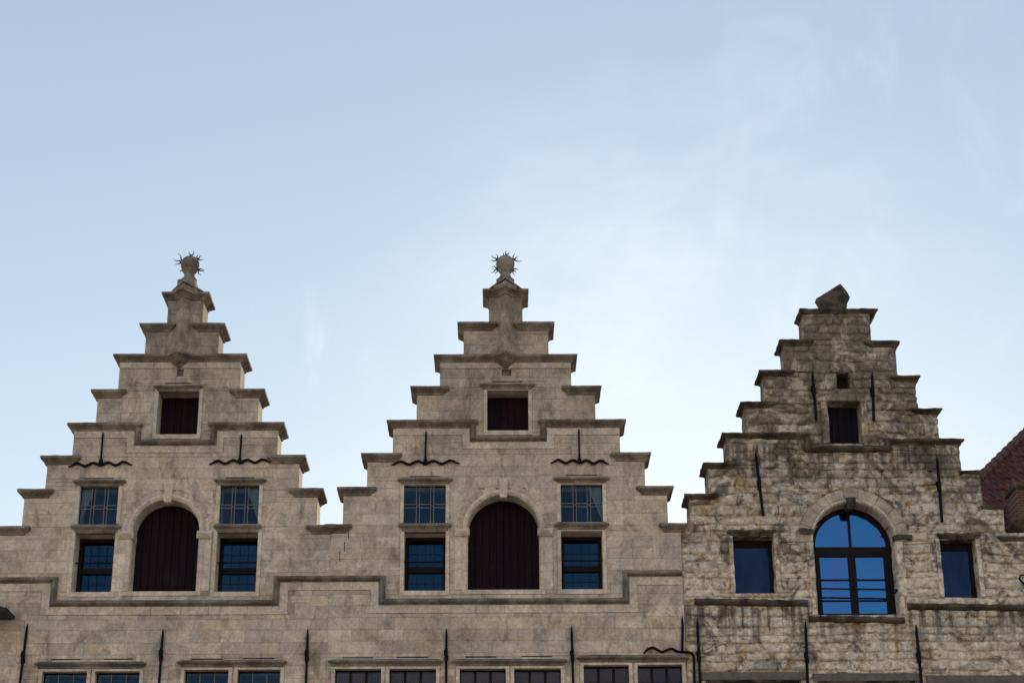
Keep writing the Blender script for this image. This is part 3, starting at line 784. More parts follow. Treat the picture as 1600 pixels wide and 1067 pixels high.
    for i in range(0, len(lp)-1):
        a, b = lp[i], lp[i+1]
        if abs(a[0]-b[0]) > abs(a[1]-b[1]): m = (a[1]+b[1])/2; lp[i] = (a[0], m); lp[i+1] = (b[0], m)
    course(lp, STR, 'string_course', COPING, house, 1.1, seed+3, (.12,.004,6)); blk_path(W, lp, -.055, .045)
    course(lp, [(-.18,.02),(-.18,-.014),(-.056,-.014),(-.056,.02)], 'band_stone', TRIM, house, .5, seed+4, (.2,.0015,6)); blk_path(W, lp, -.18, -.02)
    for i in range(1, len(lp)-1):
        W.block.append((lp[i][0]-.12, lp[i][1]-.18, lp[i][0]+.12, lp[i][1])) if lp[i][1] < (lp[0][1]+lp[2][1])/2 else W.block.append((lp[i][0]-.18, lp[i][1]-.18, lp[i][0]+.05, lp[i][1]+.03))
    # ---- top window
    t = spec['top']; x0, x1 = PX(t[0], t[2]), PX(t[1], t[2]); za, zc_ = PZ((t[0]+t[1])/2, t[3]), PZ((t[0]+t[1])/2, t[2])
    W.hole(x0, za, x1, zc_); W.block.append((x0-.055, za-.07, x1+.055, zc_+.05))
    surround(x0, za, x1, zc_, house); planks(x0, za, x1, zc_, house, n=6)
    h = spec['top_hood']; hood(PX(h[0],h[2],-.07), PX(h[1],h[2],-.07), PZ((h[0]+h[1])/2, h[2],-.07), .085, house); slot(PX(spec['top_slot'][0],600), PX(spec['top_slot'][1],600), PZ(spec['centre'][0], spec['top_slot'][2]), house, W)
    nn = spec['notch']; x0, x1 = PX(nn[0],nn[2]), PX(nn[1],nn[2]); za, zc_ = PZ(nn[0],nn[3]), PZ(nn[0],nn[2])
    W.hole(x0, za, x1, min(zc_, zf-.002)); MB().box(x0-.01, x1+.01, .055, .075, za-.01, zc_).build('putlog_recess', COPING, house)
    # ---- windows
    for i, (l, r, ya, yb_, cur) in enumerate(spec['upper']):
        x0, x1 = PX(l, ya), PX(r, ya); z1, z0_ = PZ((l+r)/2, ya), PZ((l+r)/2, yb_)
        W.hole(x0, z0_, x1, z1); W.block.append((x0-.055, z0_-.06, x1+.055, z1+.06))
        surround(x0, z0_, x1, z1, house, sill=False); leaded(x0, z0_, x1, z1, house, seed*7+i, cur)
    for (l, r, ya) in spec['hoods']: hood(PX(l,ya,-.07), PX(r,ya,-.07), PZ((l+r)/2, ya, -.07), .085, house)
    for (l, r, ya) in spec['sills']: hood(PX(l,ya,-.07), PX(r,ya,-.07), PZ((l+r)/2, ya, -.07), .10, house, 'transom_mould')
    for (l, r, y) in spec['slots']: slot(PX(l,y), PX(r,y), PZ((l+r)/2,y), house, W)
    for (l, r, ya, yb_) in spec['lower']:
        x0, x1 = PX(l, ya), PX(r, ya); z1, z0_ = PZ((l+r)/2, ya), PZ((l+r)/2, yb_)
        W.hole(x0, z0_, x1, z1); W.block.append((x0-.055, z0_-.07, x1+.055, z1+.09))
        surround(x0, z0_, x1, z1, house); sash(x0, z0_, x1, z1, house)
    d = spec['door']; xd = PX((d[0]+d[1])/2, d[2]); R = (PX(d[1],d[2])-PX(d[0],d[2]))/2
    arch_set(xd, PZ(d[0], d[2]), R, PZ((d[0]+d[1])/2, d[3]), house, W)
    # ---- street-floor windows, their heads only in the picture
    for gi, (hl, hr, yh, lights, leadn) in enumerate(spec['ground']):
        zt_ = PZ((hl+hr)/2, yh, -.07); hood(PX(hl,yh,-.07), PX(hr,yh,-.07), zt_, .085, house)
        xs0 = PX(lights[0][0], yh+14); xs1 = PX(lights[-1][1], yh+14); zt2 = PZ((hl+hr)/2, yh+13); zbm = zt2-1.35
        for (a, b) in lights:
            x0, x1 = PX(a, yh+14), PX(b, yh+14)
            W.hole(x0, zbm, x1, zt2); surround(x0, zbm, x1, zt2, house, w=.05, sill=False)
            Y = .12
            fr = MB().box(x0, x1, Y, Y+.03, zbm, zbm+.03).box(x0, x1, Y, Y+.03, zt2-.022, zt2).box(x0, x0+.02, Y, Y+.03, zbm+.03, zt2-.022).box(x1-.02, x1, Y, Y+.03, zbm+.03, zt2-.022)
            win = fr.build('casement_window', FRAME, house)
            MB().box(x0+.02, x1-.02, Y+.012, Y+.016, zbm+.03, zt2-.022).build('pane', LGLASS if leadn else DGLASS, win)
            gb = MB(); k = 3
            for q in range(1, k):
                xx = x0+(x1-x0)*q/k
                if leadn: gb.box(xx-.004, xx+.004, Y-.002, Y+.011, zbm+.03, zt2-.022)
                else: gb.box(xx-.022, xx+.022, Y-.002, Y+.011, zbm+.03, zt2-.022)
            for q in range(1, 6):
                zz = zt2-.022-(zt2-zbm)*q/6; gb.box(x0+.02, x1-.02, Y-.001, Y+.010, zz-.004, zz+.004)
            gb.build('glazing_bars', LEAD if leadn else FRAME, win)
            MB().box(x0-.02, x1+.02, .46, .48, zbm-.02, zt2+.02).build('dark_interior', DARK, win)
        W.block.append((xs0-.06, zbm-.1, xs1+.06, zt2+.05))
    for (l, r, y) in spec['gslots']: slot(PX(l,y), PX(r,y), PZ((l+r)/2,y), house, W)
    # ---- wall core and stones
    core = W.core(.005, T).build('gable_wall', MORTAR, house)
    lv = []
    zbot = PZ(790, 1095); q = zbot
    down = []; k = max(1, round((z0-zbot)/.185)); down = rows(zbot, z0, k, rr)
    lv = down[:]
    for a, b in zip(tops, tops[1:]): lv += rows(a, b, 3 if b-a > .42 else 2, rr)[1:]
    lay(W, core, lv, .26, .62, seed, STONE, .0035, .002, .007)
    # ---- ties
    for a in spec['waves']: wave_anchor(*a, house)
    for a in spec['ties']: straight_anchor(a[0], a[1], a[2], a[3], house, a[4], ext=.35)
    # ---- roof and body behind
    zr = zb[5]; zv = z0-.25; xa, xb = xl[0]-.25, xr[0]+.25
    MB().add([(xa,T+.12,zv),(xb,T+.12,zv),(xc,T+.12,zr-.25),(xa,9,zv),(xb,9,zv),(xc,9,zr-.25)], [(0,1,2),(5,4,3),(0,2,5,3),(1,4,5,2),(0,3,4,1)]).build('roof', TILE, house)
    MB().box(X0+.02, X1-.02, T+.002, 9, 0, zv-.002).build('side_wall', PLASTER, house)
    return house, zb

SP = [(88,1,2),(158,1.35,3),(42,1.15,3),(218,.7,1),(-32,1.2,3)]
left_spec = dict(
 steps=[(27,505.7,764,761.3),(63,477.4,712,709.2),(105,444,661,657.8),(142,413.7,608,606.7),(177,385.7,553,551.8),(218,351.6,505,503.5),(253,327,455,456)],
 valley=(270,820.5), centre=(280,575), open_left=True, s3=(PX(211,661,-.1), PX(335,659,-.1)), s3px=(215,333), s3y=690,
 apex=433, ball=(297,414), spikes=SP,
 string=[(-45,905),(83,903),(83,941),(431,939),(431,902),(517,902)],
 top=(248,312.4,610,679), top_hood=(240,316.5,602), top_slot=(258,298.7,598.6), notch=(276.8,287,577,588),
 upper=[(125.5,186.4,759,819,1),(344.5,406,758,818,-1)], hoods=[(113,196.5,750),(334.3,416,748.5)], sills=[(110,188,821),(333,408,820)],
 slots=[(131,177,747),(352.6,397.7,745.7)], lower=[(118,181,832,925),(339.5,404,831,924.6)],
 door=(207,311,830,923.5),
 ground=[(53,228,1035,[(66,136.6),(149,219)],True),(276,448,1032.5,[(288,357.6),(371,438.6)],True)],
 gslots=[(80,126,1029.5),(162,207.6,1028.8),(299,348,1028.8),(380,429,1028)],
 waves=[((161,675),(157.5,722),(107,727),(207,724)),((377.4,678.5),(374.5,721),(327,723),(423.7,720))],
 ties=[(43,974,31,1067,1027),(255,981,248.5,1067,1023),(481,982,478,1067,1024)])
mid_spec = dict(
 steps=[(526.3,1052.5,761,757.7),(564,1017,708.5,704.8),(604.3,978,656,654),(641.4,939.6,603,602),(677.8,901.8,553,553),(714.8,866.2,502.3,502.3),(754.3,825.7,450.7,450.7)],
 valley=(790,817.5), centre=(790,575), s3=(PX(737,656,-.1), PX(851,655,-.1)), s3px=(739,849), s3y=684,
 apex=430, ball=(789.6,413), spikes=[(90,1,3),(148,1.1,3),(32,1.2,3),(212,1.05,3),(-38,1.05,3)],
 string=[(514,902),(597,901),(597,938),(978,936),(978,894),(1066,893)],
 top=(761,825.7,609.6,673), top_hood=(749.4,836,599), top_slot=(770,815.7,596), notch=(784,798.7,577,587),
 upper=[(631,697,757,817,0),(875.5,941.3,756,815,-1)], hoods=[(621,707,747),(865,952,745.5)], sills=[(622,705,819),(865,952,817)],
 slots=[(640.6,687,744),(885,931.6,742)], lower=[(631.5,696.8,830,923),(876,941.3,829,920.7)],
 door=(731,842.5,826,921),
 ground=[(512,691,1031,[(523,596),(608,681.7)],False),(706,886.5,1030.5,[(718,790.5),(803,876.8)],False),(901,1076,1025,[(911.5,983),(995.7,1066)],False)],
 gslots=[(534.7,583,1026.7),(619.7,669,1026),(727.5,775.5,1025.5),(814.7,863,1024.5),(922,971,1023)],
 waves=[((665.7,674),(664.5,721),(611,724),(718.6,722)),((904.3,670),(905.3,720),(860,721),(951.4,722.5))],
 ties=[(697.6,981,697,1067,1023),(893,977,895.5,1067,1024)])
HL, ZB1 = pale_house('pale limestone stepped-gable house on the left, its thorned ball finial leaning over from the left edge', left_spec, -45, 515, 21)
HL['label'] = 'leftmost pale limestone stepped gable house with thorned ball finial and dark arched loft door'
HM, ZB2 = pale_house('middle', mid_spec, 515, 1067, 45)
HM['label'] = 'pale limestone stepped gable house in the middle, between its twin and the weathered rubble house'

# hooked anchor by the boundary
mb = MB(); ctl = [P3(x, y, -.035) for x, y in [(1006,1021),(1012,1014),(1020,1011.5),(1028,1015),(1035,1018),(1043,1014.5),(1050,1013),(1058,1017),(1066,1018),(1076,1018.5),(1083,1023),(1084.3,1035),(1085,1067),(1086,1095)]]
pts = []
for i in range(len(ctl)-1):
    p0, p1, p2, p3 = ctl[max(i-1,0)], ctl[i], ctl[i+1], ctl[min(i+2,len(ctl)-1)]
    for k in range(4):
        t = k/4; pts.append(.5*((2*p1)+(p2-p0)*t+(2*p0-5*p1+4*p2-p3)*t*t+(3*p1-p0-3*p2+p3)*t**3))
mb.tube(pts, [.008,.012,.016]+[.021]*(len(pts)-3), 6); mb.tube([P3(1066,962,-.03), P3(1066.3,970,-.03), P3(1066.5,980,-.03), P3(1066,1018,-.034)], [.006,.018,.022,.022], 6)
mb.build('wall_anchor', IRON, HM)
# odd pale-blue replacement stone under the valley and a stepped crack beside it
cr = MB()
for x0, y0, x1, y1 in [(545,826,545,842),(538.5,846,538.5,862),(531,862,531,877)]:
    a = P(x0,y0); b = P(x1,y1); cr.box(a[0]-.005, a[0]+.005, -.0062, .004, b[1], a[1])
cr.build('crack', SLOT, HM)

# ------------------------------------------------------------------ weathered rubble house
def rubble_house():
    rr = random.Random(77); ov = .08; RG = (.09,.012,5)
    st = [(1070,None,771,0),(1098.5,None,722,0),(1127.4,1507,675.5,684.5),(1157,1472.4,627,637),(1186,1438.4,577.5,586),(1218,1407,530,532),(1247.5,1367,481.5,483)]
    X0 = PX(1067.5, 900); X1 = PX(1650, 900)
    house = thing('stepped_gable_house', ((X0+X1)/2, T/2, 0), 'weathered rubble stone stepped gable house with blue arched window, right of the pale pair', 'house')
    zl = [PZ(s[0], s[2], -ov) for s in st]
    xl = [PX(s[0], s[2], -ov)+ov for s in st]
    xr = [PX(1567,790,0), PX(1533,760,0)] + [PX(s[1], s[3], -ov)-ov for s in st[2:]]
    zr = [PZ(1550,788,-ov), PZ(1515,733,-ov)] + [PZ(s[1], s[3], -ov) for s in st[2:]]
    zr[6] = zl[6]
    zv = PZ(1067, 822); zvr = PZ(1585, 836, -ov)
    # left and right halves have their own levels
    xm = PX(1315, 600)
    rects = [(X0, 0, xm, zv), (xm, 0, X1, zvr)]
    tl = [zv]+zl; tr = [zvr]+zr
    for k in range(7):
        rects.append((xl[k], tl[k]-.0, xm, tl[k+1]-.02)); rects.append((xm, tr[k], xr[k], tr[k+1]-.02))
    W = Wall(rects)
    def clev(z, ov=.08, h=.08): return [(z-h,.0),(z-h*.7,.02),(z-h*.45,ov-.015),(z-h*.3,ov),(z,ov),(z+.02,-.03)]
    def co(a, b, z, h=.085, o=.08, amp=.012):
        MB().loft([(a,0),(b,0),(b,T),(a,T)], clev(z, o, h)).build('coping_stone', DCOPING, house, rough=(.07,amp,7), smooth=False)
        W.block.append((a, z-h*.9, b, z))
    for k in (0,1,3,4,5): co(xl[k], xl[k+1]+.06, zl[k])
    co(xl[2], PX(1258,677), zl[2])
    for k in (3,4,5): co(xr[k+1]-.04, xr[k], zr[k])
    co(PX(1391,684), xr[2], zr[2])
    co(xr[2]+.0, xr[1]-.0, zr[1], .06, .015, .015); co(xr[1]-.02, xr[0], zr[0], .06, .03); co(PX(1563,836), X1, zvr, .07, .05)
    # top course: overhangs on the left only
    MB().loft([(xl[6],0),(xr[6]+.07,0),(xr[6]+.07,T),(xl[6],T)], [(zl[6]-.08,0),(zl[6]-.05,.03),(zl[6]-.02,.06),(zl[6],.06),(zl[6]+.02,-.02)]).build('coping_stone', DCOPING, house, rough=(.07,.015,7))
    W.block.append((xl[6], zl[6]-.08, xr[6]+.05, zl[6]))
    # tilted saddle stone at the apex
    q = [(1285,483),(1323,482),(1324,472),(1328,465),(1324,457),(1313,443.5),(1301,451),(1275,467)]
    MB().prism([P(x,y,-.02) for x,y in q][::1], -.03, .13).build('apex_stone', DCOPING, house, rough=(.10,.004,8))
    # string courses
    def strc(pts, step, seed):
        lp = [P(*p, -.07) for p in pts]
        for sgm in cut_path(lp, step, random.Random(seed)):
            MB().sweep(sgm, [(-.05,.04),(-.05,-.01),(-.03,-.06),(0,-.085),(.025,-.085),(.06,.0),(.06,.04)]).build('string_course', DCOPING, house, rough=(.06,.016,7))
        blk_path(W, lp, -.05, .05)
    strc([(1262,682),(1262,700),(1388,700),(1388,684)], 3, 5)
    strc([(1085,938),(1262,941)], .8, 6); strc([(1264,965),(1414,968)], .9, 7); strc([(1419,946),(1650,949)], .8, 8)
    # arched window
    xa, xb = PX(1271,846), PX(1398,846); R = (xb-xa)/2; xc = (xa+xb)/2; zs = PZ(1335, 846); zb_ = PZ(1335, 960)
    W.arch.append((xc, zs, R+.03, R+.24)); W.hole(xc-R-.03, zb_, xc+R+.03, zs)
    # reveal and moulded ring
    n = 9
    for i in range(n):
        a0 = math.pi*i/n+.004; a1 = math.pi*(i+1)/n-.004
        ring(MB(), xc, zs, R, [(0,.36),(.0,.03),(.012,-.01),(.03,-.028),(.05,-.022),(.055,.04),(.031,.04),(.031,.36)], 5, a0, a1).build('arch_stone', TRIM, house, rough=(.06,.006,8))
    nv = 9; ang = [0]
    ang = [math.pi*i/nv + (rr.uniform(-.05,.05) if 0 < i < nv else 0) for i in range(nv+1)]
    for i in range(nv):
        a0 = ang[i]+.005; a1 = ang[i+1]-.005; ro = R+.235+rr.uniform(-.035,.03)
        poly = [(xc+(R+.056)*math.cos(a0+(a1-a0)*k/4), zs+(R+.056)*math.sin(a0+(a1-a0)*k/4)) for k in range(5)]
        poly += [(xc+ro*math.cos(a1+(a0-a1)*k/4), zs+ro*math.sin(a1+(a0-a1)*k/4)) for k in range(5)]
        MB().prism(poly[::-1], -.012-.012*rr.random(), .04).build('voussoir', ARCHST, house, rough=(.07,.010,6))
    MB().loft([(xc-.075,-.02),(xc+.065,-.02),(xc+.065,.2),(xc-.075,.2)], [(zs+R-.10,-.025),(zs+R-.06,.0),(zs+R+.07,.012),(zs+R+.10,-.01)]).build('keystone', DCOPING, house, rough=(.05,.012,9))
    for s in (-1,1):
        hh = (zs-zb_)/4
        for i in range(4):
            w_ = rr.uniform(.07,.13)
            plan = [(xc+s*R,.36),(xc+s*R,.02),(xc+s*(R+.025),-.015),(xc+s*(R+w_),-.012),(xc+s*(R+w_),.36)]
            if s < 0: plan = plan[::-1]
            MB().loft(plan, [(zb_+hh*i+.003,0),(zb_+hh*(i+1)-.003,0)]).build('jamb_stone', RUBBLE, house, rough=(.08,.007,7))
    W.block.append((xc-R-.09, zb_, xc+R+.09, zs))
    for a, b, y in ((1249,1271,827),(1396,1424,836)):
        MB().box(PX(a,y), PX(b,y), -.05, .1, PZ(a,y+8), PZ(a,y)).build('impost', DCOPING, house, rough=(.06,.014,9))
    # joinery
    Y = .31; t = .075
    fr = MB(); ring(fr, xc, zs, R, [(0,Y),(0,Y+.06),(-t,Y+.06),(-t,Y)], 24)
    zt0, zt1 = zs-.10, zs-.0
    fr.box(xc-R, xc-R+t, Y, Y+.06, zb_, zs-.001).box(xc+R-t, xc+R, Y, Y+.06, zb_, zs-.001)
    fr.box(xc-R+t, xc+R-t, Y-.01, Y+.05, zt0, zt1)
    fr.box(xc-.02, xc+.02, Y+.001, Y+.05, zt1, zs+R-t)
    fr.box(xc-R+t, xc+R-t, Y+.002, Y+.058, zb_, zb_+.05)
    win = fr.build('arched_window', FRAME, house)
    for s in (-1,1):
        x0, x1 = (xc-R+t, xc-.003) if s < 0 else (xc+.003, xc+R-t)
        f2 = .055; za, zb2 = zb_+.05, zt0
        ca = MB().box(x0, x0+f2, Y-.012, Y+.045, za, zb2).box(x1-f2, x1, Y-.012, Y+.045, za, zb2).box(x0+f2, x1-f2, Y-.011, Y+.044, za, za+f2*.8).box(x0+f2, x1-f2, Y-.011, Y+.044, zb2-f2, zb2).build('casement', FRAME, win)
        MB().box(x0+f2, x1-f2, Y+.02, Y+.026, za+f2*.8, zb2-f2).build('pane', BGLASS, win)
        for yy in (905.5, 938): z = PZ(1335, yy, Y); MB().box(x0+f2, x1-f2, Y-.002, Y+.019, z-.011, z+.011).build('glazing_bar', FRAME, win)
        # fan pane
        N = 12; pts = []
        a_lo = math.asin(0)
        for k in range(N+1):
            a = (math.pi/2)*k/N; x_ = (R-t)*math.cos(a); z_ = (R-t)*math.sin(a)
            x_ = max(x_, .02); pts.append((xc+s*x_, zs+z_))
        pts.append((xc+s*.02, zs)); 
        if s < 0: pts = pts[::-1]
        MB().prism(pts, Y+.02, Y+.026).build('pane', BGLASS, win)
    MB().box(xc-R-.02, xc+R+.02, .46, .48, zb_-.02, zs+R).build('dark_interior', DARK, win)
    a = P3(1270, 919, .05); b = P3(1402, 921, .05)
    MB().tube([a, b], .014, 6).tube([b, b+Vector((0,.2,0))], .012, 6).build('guard_rail', IRON, house)
    # small windows
    for (l, r, ya, yb_, hl, hr, yh) in ((1144,1209,837,926,1136,1211,828),(1467,1524,842,933,1462,1532,835)):
        x0, x1 = PX(l,ya), PX(r,ya); z1, z0 = PZ((l+r)/2, ya), PZ((l+r)/2, yb_)
        W.hole(x0, z0, x1, z1)
        for s, (p, q) in ((-1,(x0-.06,x0+.004)), (1,(x1-.004,x1+.06))):
            hh = (z1-z0)/3
            for i in range(3): MB().box(p, q, -.012-.012*rr.random(), .36, z0+hh*i+.003, z0+hh*(i+1)-.003).build('jamb_stone', RUBBLE, house, rough=(.06,.011,8))
        W.block.append((x0-.06, z0, x1+.06, z1+.06))
        MB().loft([(PX(hl,yh)+.05,0),(PX(hr,yh)-.05,0),(PX(hr,yh)-.05,.36),(PX(hl,yh)+.05,.36)], [(z1,0),(z1+.03,.02),(z1+.06,.05),(z1+.09,.04)]).build('hood_mould', DCOPING, house, rough=(.05,.018,9))
        Y = .24; f2 = .05
        fr = MB().box(x0, x0+f2, Y, Y+.05, z0, z1).box(x1-f2*1.3, x1, Y, Y+.05, z0, z1).box(x0+f2, x1-f2*1.3, Y+.001, Y+.049, z0, z0+.03).box(x0+f2, x1-f2*1.3, Y+.001, Y+.049, z1-.12, z1)
        w2 = fr.build('small_window', FRAME, house)
        MB().box(x0+f2, x1-f2*1.3, Y+.02, Y+.026, z0+.03, z1-.12).build('pane', NGLASS, w2)
        MB().box(x0-.02, x1+.02, .46, .48, z0-.02, z1+.02).build('dark_interior', DARK, w2)
    # top shuttered window
    x0, x1 = PX(1292.5,640), PX(1345,640); z1, z0 = PZ(1318,627), PZ(1318,692.5)
    W.hole(x0, z0, x1, z1); W.block.append((x0-.10, z0, x1+.09, z1+.0))
    for (p, q) in ((x0-.10, x0+.004), (x1-.004, x1+.09)):
        hh = (z1-z0)/2
        for i in range(2): MB().box(p, q, -.02, .34, z0+hh*i+.003, z0+hh*(i+1)-.003).build('jamb_stone', RUBBLE, house, rough=(.06,.010,8))
    MB().box(x0-.18, x1+.16, -.022, .3, z1+.003, z1+.13).build('lintel', RUBBLE, house, rough=(.07,.010,7)); W.block.append((x0-.18, z1, x1+.16, z1+.13))
    planks(x0, z0, x1, z1, house, n=5, Y=.30, mat=BLUEW)
    # hoist-beam hole
    x0, x1 = PX(1308,600), PX(1328,600); z1, z0 = PZ(1318,582), PZ(1318,607)
    W.hole(x0, z0, x1, z1); MB().box(x0-.02, x1+.02, .28, .30, z0-.02, z1+.02).build('beam_hole', SLOT, house)
    # grey lintels over the ground windows, dark openings under them
    for a, b, y in ((1096,1257,1050),(1270,1437,1052),(1447,1650,1055)):
        x0, x1 = PX(a,y), PX(b,y); zt = PZ((a+b)/2, y)
        MB().box(x0, x1, -.03, .3, zt-.115, zt).build('lintel', LINTEL, house, rough=(.15,.004,6)); W.block.append((x0, zt-.115, x1, zt))
        W.hole(x0+.06, zt-1.6, x1-.06, zt-.116)
        fr = MB().box(x0+.06, x1-.06, .2, .26, zt-.19, zt-.117).box(x0+.06, x1-.06, .2, .26, zt-1.6, zt-1.54)
        for k in range(4): xx = x0+.06+(x1-x0-.18)*k/3; fr.box(xx, xx+.06, .201, .259, zt-1.54, zt-.19)
        w3 = fr.build('shop_window', FRAME, house)
        for k in range(3): xx = x0+.12+(x1-x0-.18)*k/3; MB().box(xx, xx+(x1-x0-.18)/3-.06, .22, .226, zt-1.54, zt-.19).build('pane', NGLASS, w3)
        MB().box(x0, x1, .46, .48, zt-1.6, zt-.1).build('dark_interior', DARK, w3)
    core = W.core(.014, T).build('gable_wall', RCORE, house, rough=(.11,.010,5))
    zbot = PZ(1335,1095); lv = rows(zbot, zv, round((zv-zbot)/.145), rr, .035)
    for a, b in zip(tl, tl[1:]): lv += rows(a, b, rr.choice((3,4)), rr, .028)[1:]
    lay(W, core, lv, .12, .55, 5, RUBBLE, .004, .015, .05, rough=True, limit=290)
    for a in ((1180.5,705,1192.5,806,757),(1269,578,1275.5,657,609),(1362.5,582,1365.5,658,611),(1464,712,1472,816,759)): straight_anchor(a[0],a[1],a[2],a[3],house,a[4],r=.025,Y=-.06)
    for a in ((1089.5,967,1094,1067,1024),(1258.5,970,1262,1067,1026),(1431,975,1440,1067,1026)): straight_anchor(a[0],a[1],a[2],a[3],house,a[4],r=.024,ext=.35,Y=-.05)
    # iron bracket stub at the right edge
    a = P3(1593,904,-.12); MB().tube([P3(1606,915,.0), P3(1600,912,-.05), a, P3(1594,899,-.14), P3(1606,896,-.16)], [.02,.02,.016,.013,.01], 6).build('iron_bracket', IRON, house)
    zr_ = zl[5]; xa, xb = X0+.02, X1-.9
    MB().add([(xa,T+.12,zv-.3),(xb,T+.12,zv-.3),(xm,T+.12,zr_-.3),(xa,9,zv-.3),(xb,9,zv-.3),(xm,9,zr_-.3)], [(0,1,2),(5,4,3),(0,2,5,3),(1,4,5,2),(0,3,4,1)]).build('roof', TILE, house)
    MB().box(xa, X1, T+.002, 9, 0, min(zv,zvr)-.35).build('side_wall', PLASTER, house)
rubble_house()

# ------------------------------------------------------------------ tiled house further back on the right
def tiled_house():
    Y0 = 20.0; pit = math.tan(R_(52))
    xe, ze = P(1600, 850, Y0)
    h = thing('tiled_roof_house', (xe+3, Y0, 0), 'house set back at right edge, purple-brown pantile roof with brick dormer', 'house')
    def hit(px, py):       # ray against the front slope  z = ze + (y-Y0)*pit
        d = ray(px, py); t = (ze + (CAM.y-Y0)*pit - CAM.z)/(d.z - d.y*pit); return CAM + d*t
    A = hit(1533, 745); B = hit(1602, 677)
    d = (B-A)
    A2 = A - d*((A.z-ze)/d.z); B2 = A + d*3.2
    W_ = 9.0
    # front slope under the tiles
    E = Vector((A2.x+W_+8, Y0, ze)); Rg = Vector((E.x, B2.y, B2.z))
    mb = MB().add([A2, E, Rg, B2, Vector((A2.x, B2.y*2-A2.y, ze)), Vector((E.x, B2.y*2-A2.y, ze))], [(0,1,2,3),(0,3,4),(4,3,2,5),(0,4,5,1),(1,5,2)])
    roof = mb.build('roof', TILE, h)
    # pantiles in the part that shows
    tiles = MB(); tw, tl_ = .20, .28; up = Vector((0, 1, pit)).normalized(); nr = Vector((0,-pit,1)).normalized()
    slope = (B2-A2).length
    rows_ = int((B2.z-ze)/up.z/tl_)
    for r in range(rows_):
        s0 = r*tl_; z_ = s0*up.z
        xs = A2.x + (B2.x-A2.x)*(z_+.12)/(B2.z-ze)
        k0 = 0
        while xs + k0*tw < A2.x + 5.2:
            x = xs + k0*tw; k0 += 1
            base = Vector((x, Y0, ze)) + up*(s0+rnd.uniform(-.012,.012)) + nr*(.02+rnd.uniform(-.008,.012))
            pr = [(0,.0),(.045,.035),(.09,.045),(.13,.02),(.165,.0),(.20,.004)]
            vs = [base + Vector((u,0,0)) + nr*(v+.02) for u,v in pr] + [base + Vector((u,0,0)) + nr*v*.9 + up*(tl_+.03) for u,v in pr]
            vs += [base + Vector((u,0,0)) for u,v in pr]
            fs = [(i,i+1,7+i,6+i) for i in range(5)] + [(12+i,13+i,i+1,i) for i in range(5)]
            tiles.add(vs, fs)
    tiles.build('pantiles', TILE, h, kind='stuff')
    # hip tiles
    n = int((B2-A2).length/.36); dd = (B2-A2).normalized()
    for i in range(n):
        p = A2 + dd*.36*i
        MB().tube([p-dd*.02+nr*.02, p+dd*.19+nr*.02, p+dd*.36+nr*.02], [.15,.125,.11], 10).build('hip_tile', RTILE, h, smooth=True)
    MB().box(A2.x+.15, E.x-.2, Y0+.25, Y0+9, 0, ze-.002).build('wall', PLASTER, h)
    # dormer
    Yf = 19.6
    x0, z1 = P(1588, 764, Yf); z0 = PZ(1588, 812, Yf); x1 = x0+2.4
    BR = NG('dark_red_brick'); bt = BR.n('ShaderNodeTexBrick'); mpn = BR.n('ShaderNodeMapping'); mpn.inputs['Rotation'].default_value = (R_(90),0,0)
    BR.l(BR.pos, mpn.inputs[0]); BR.l(mpn.outputs[0], bt.inputs[0]); bt.inputs['Scale'].default_value = 1.0
    bt.inputs['Brick Width'].default_value = .22; bt.inputs['Row Height'].default_value = .075; bt.inputs['Mortar Size'].default_value = .012
    bt.inputs['Color1'].default_value = (.13,.05,.04,1); bt.inputs['Color2'].default_value = (.09,.04,.035,1); bt.inputs['Mortar'].default_value = (.13,.11,.10,1)
    brick = BR.fin(bt.outputs['Color'], .9, .2)
    dm = MB().box(x0, x1, Yf, Yf+1.0, z0, z1).build('dormer', brick, h)
    MB().loft([(x0,Yf),(x1,Yf),(x1,Yf+.9),(x0,Yf+.9)], [(z1,.0),(z1+.04,.08),(z1+.08,.10),(z1+.13,.12),(z1+.15,.1)]).build('dormer_cap', DCOPING, dm)
    MB().loft([(x0,Yf),(x1,Yf),(x1,Yf+.9),(x0,Yf+.9)], [(z0-.2,-.02),(z0-.12,.08),(z0-.06,.18),(z0-.002,.2)]).build('dormer_cornice', DCOPING, dm)
    MB().box(x0+.02, x1, Yf+.02, Yf+.9, z0-.75, z0-.202).build('dormer_base', SLATE, dm)
    MB().box(x0+.4, x0+1.4, Yf-.03, Yf-.002, z0+.1, z1-.08).build('dormer_window', FRAME, dm)
tiled_house()

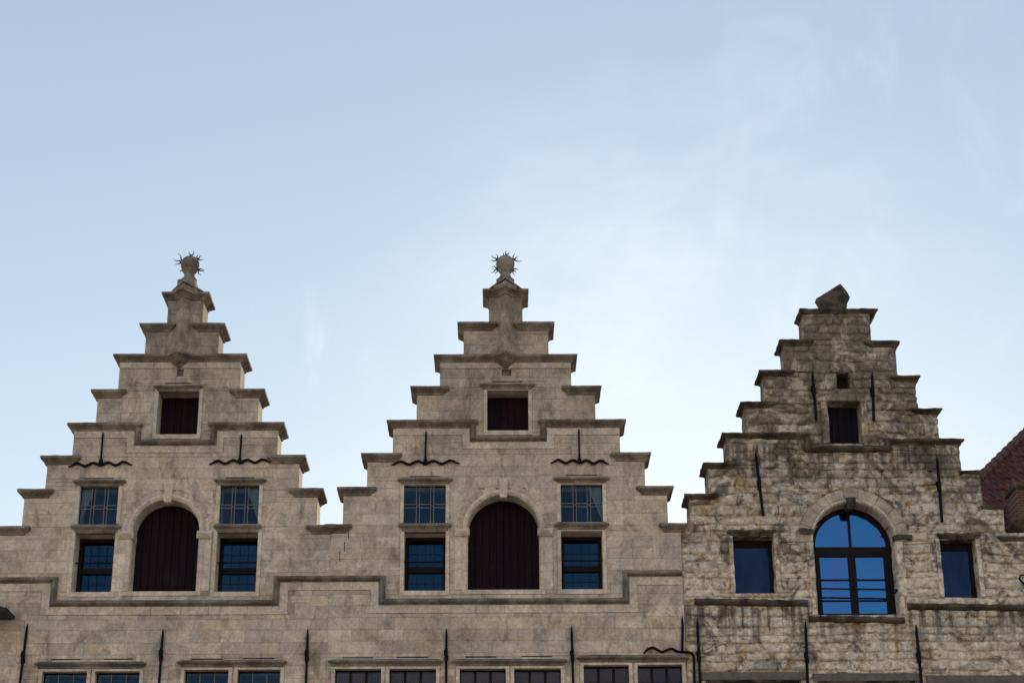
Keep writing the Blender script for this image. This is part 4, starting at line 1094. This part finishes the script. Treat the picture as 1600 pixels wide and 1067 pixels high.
# ------------------------------------------------------------------ dark pitched canopy corner at the left edge
cp = thing('lantern_canopy', tuple(P3(-25, 985, -.5)), 'small dark pitched canopy poking in at the left edge of the picture', 'canopy')
a = P3(9, 950, -.55)
xx = a.x
MB().loft([(xx-.58,-.55),(xx,-.55),(xx,.0),(xx-.58,.0)], [(a.z-.05,-.03),(a.z-.035,0),(a.z,0)]).build('canopy_edge', SLATE, cp)
MB().add([(xx-.6,-.57,a.z),(xx+.02,-.57,a.z),(xx+.02,-.012,a.z),(xx-.6,-.012,a.z),(xx-.4,-.2,a.z+.2),(xx-.34,-.02,a.z+.2)], [(0,1,5,4),(1,2,5),(0,4,3),(3,4,5,2),(0,3,2,1)]).build('canopy_roof', SLATE, cp)
MB().tube([(xx-.55,-.02,a.z-.45),(xx-.52,-.2,a.z-.3),(xx-.4,-.4,a.z-.06)], [.018,.018,.018], 6).build('bracket', IRON, cp)

# ------------------------------------------------------------------ ground
g = plain('paving_setts', (.26,.225,.18), .85, .3, 3, .25)
gb = bpy.data.meshes.new('ground'); gb.from_pydata([(-600,-600,0),(600,-600,0),(600,900,0),(-600,900,0)], [], [(0,1,2,3)]); gb.materials.append(g)
go = bpy.data.objects.new('ground', gb); COL.objects.link(go); go['kind'] = 'structure'

# ------------------------------------------------------------------ added unseen row behind the camera; its sunlit fronts bounce warm light
ROWW = [plain('bounce_facade_paint', c, .9, .2, 2, .15) for c in ((.66,.55,.40),(.62,.50,.36),(.70,.62,.48),(.55,.38,.26))]
xx = -62.0; rq = random.Random(3)
for i, (tone, place) in enumerate((('cream','farthest to the left'),('buff','second from the left'),('ivory','left of the viewer\'s back'),('brick-red','right of the viewer\'s back'),('cream','second from the right'),('buff','farthest to the right'))):
    wd = 20.6; ht = rq.uniform(13, 15); Yb = -47.0
    h = thing('added_townhouse', (xx+wd/2, Yb-4, 0), 'added unseen %s house across the square to bounce warm light, %s' % (tone, place), 'house', 'added unseen houses that bounce warm light')
    MB().box(xx, xx+wd-.02, Yb-8, Yb, 0, ht).build('wall', ROWW[i%4], h)
    MB().add([(xx,Yb+.2,ht),(xx+wd-.02,Yb+.2,ht),(xx+wd-.02,Yb-8.2,ht),(xx,Yb-8.2,ht),(xx,Yb-4,ht+3),(xx+wd-.02,Yb-4,ht+3)], [(0,1,5,4),(2,3,4,5),(0,4,3),(1,2,5),(0,3,2,1)]).build('roof', TILE, h)
    for fl in range(4):
        for k in range(6):
            cx_ = xx+wd*(k+.5)/6; zb_ = 1.0+fl*3.2
            f = MB().box(cx_-.5, cx_+.5, Yb, Yb+.05, zb_, zb_+1.7).build('window', ROWW[2], h)
            MB().box(cx_-.43, cx_+.43, Yb+.052, Yb+.06, zb_+.07, zb_+1.63).build('pane', NGLASS if 0 else DARK, f)
    xx += wd
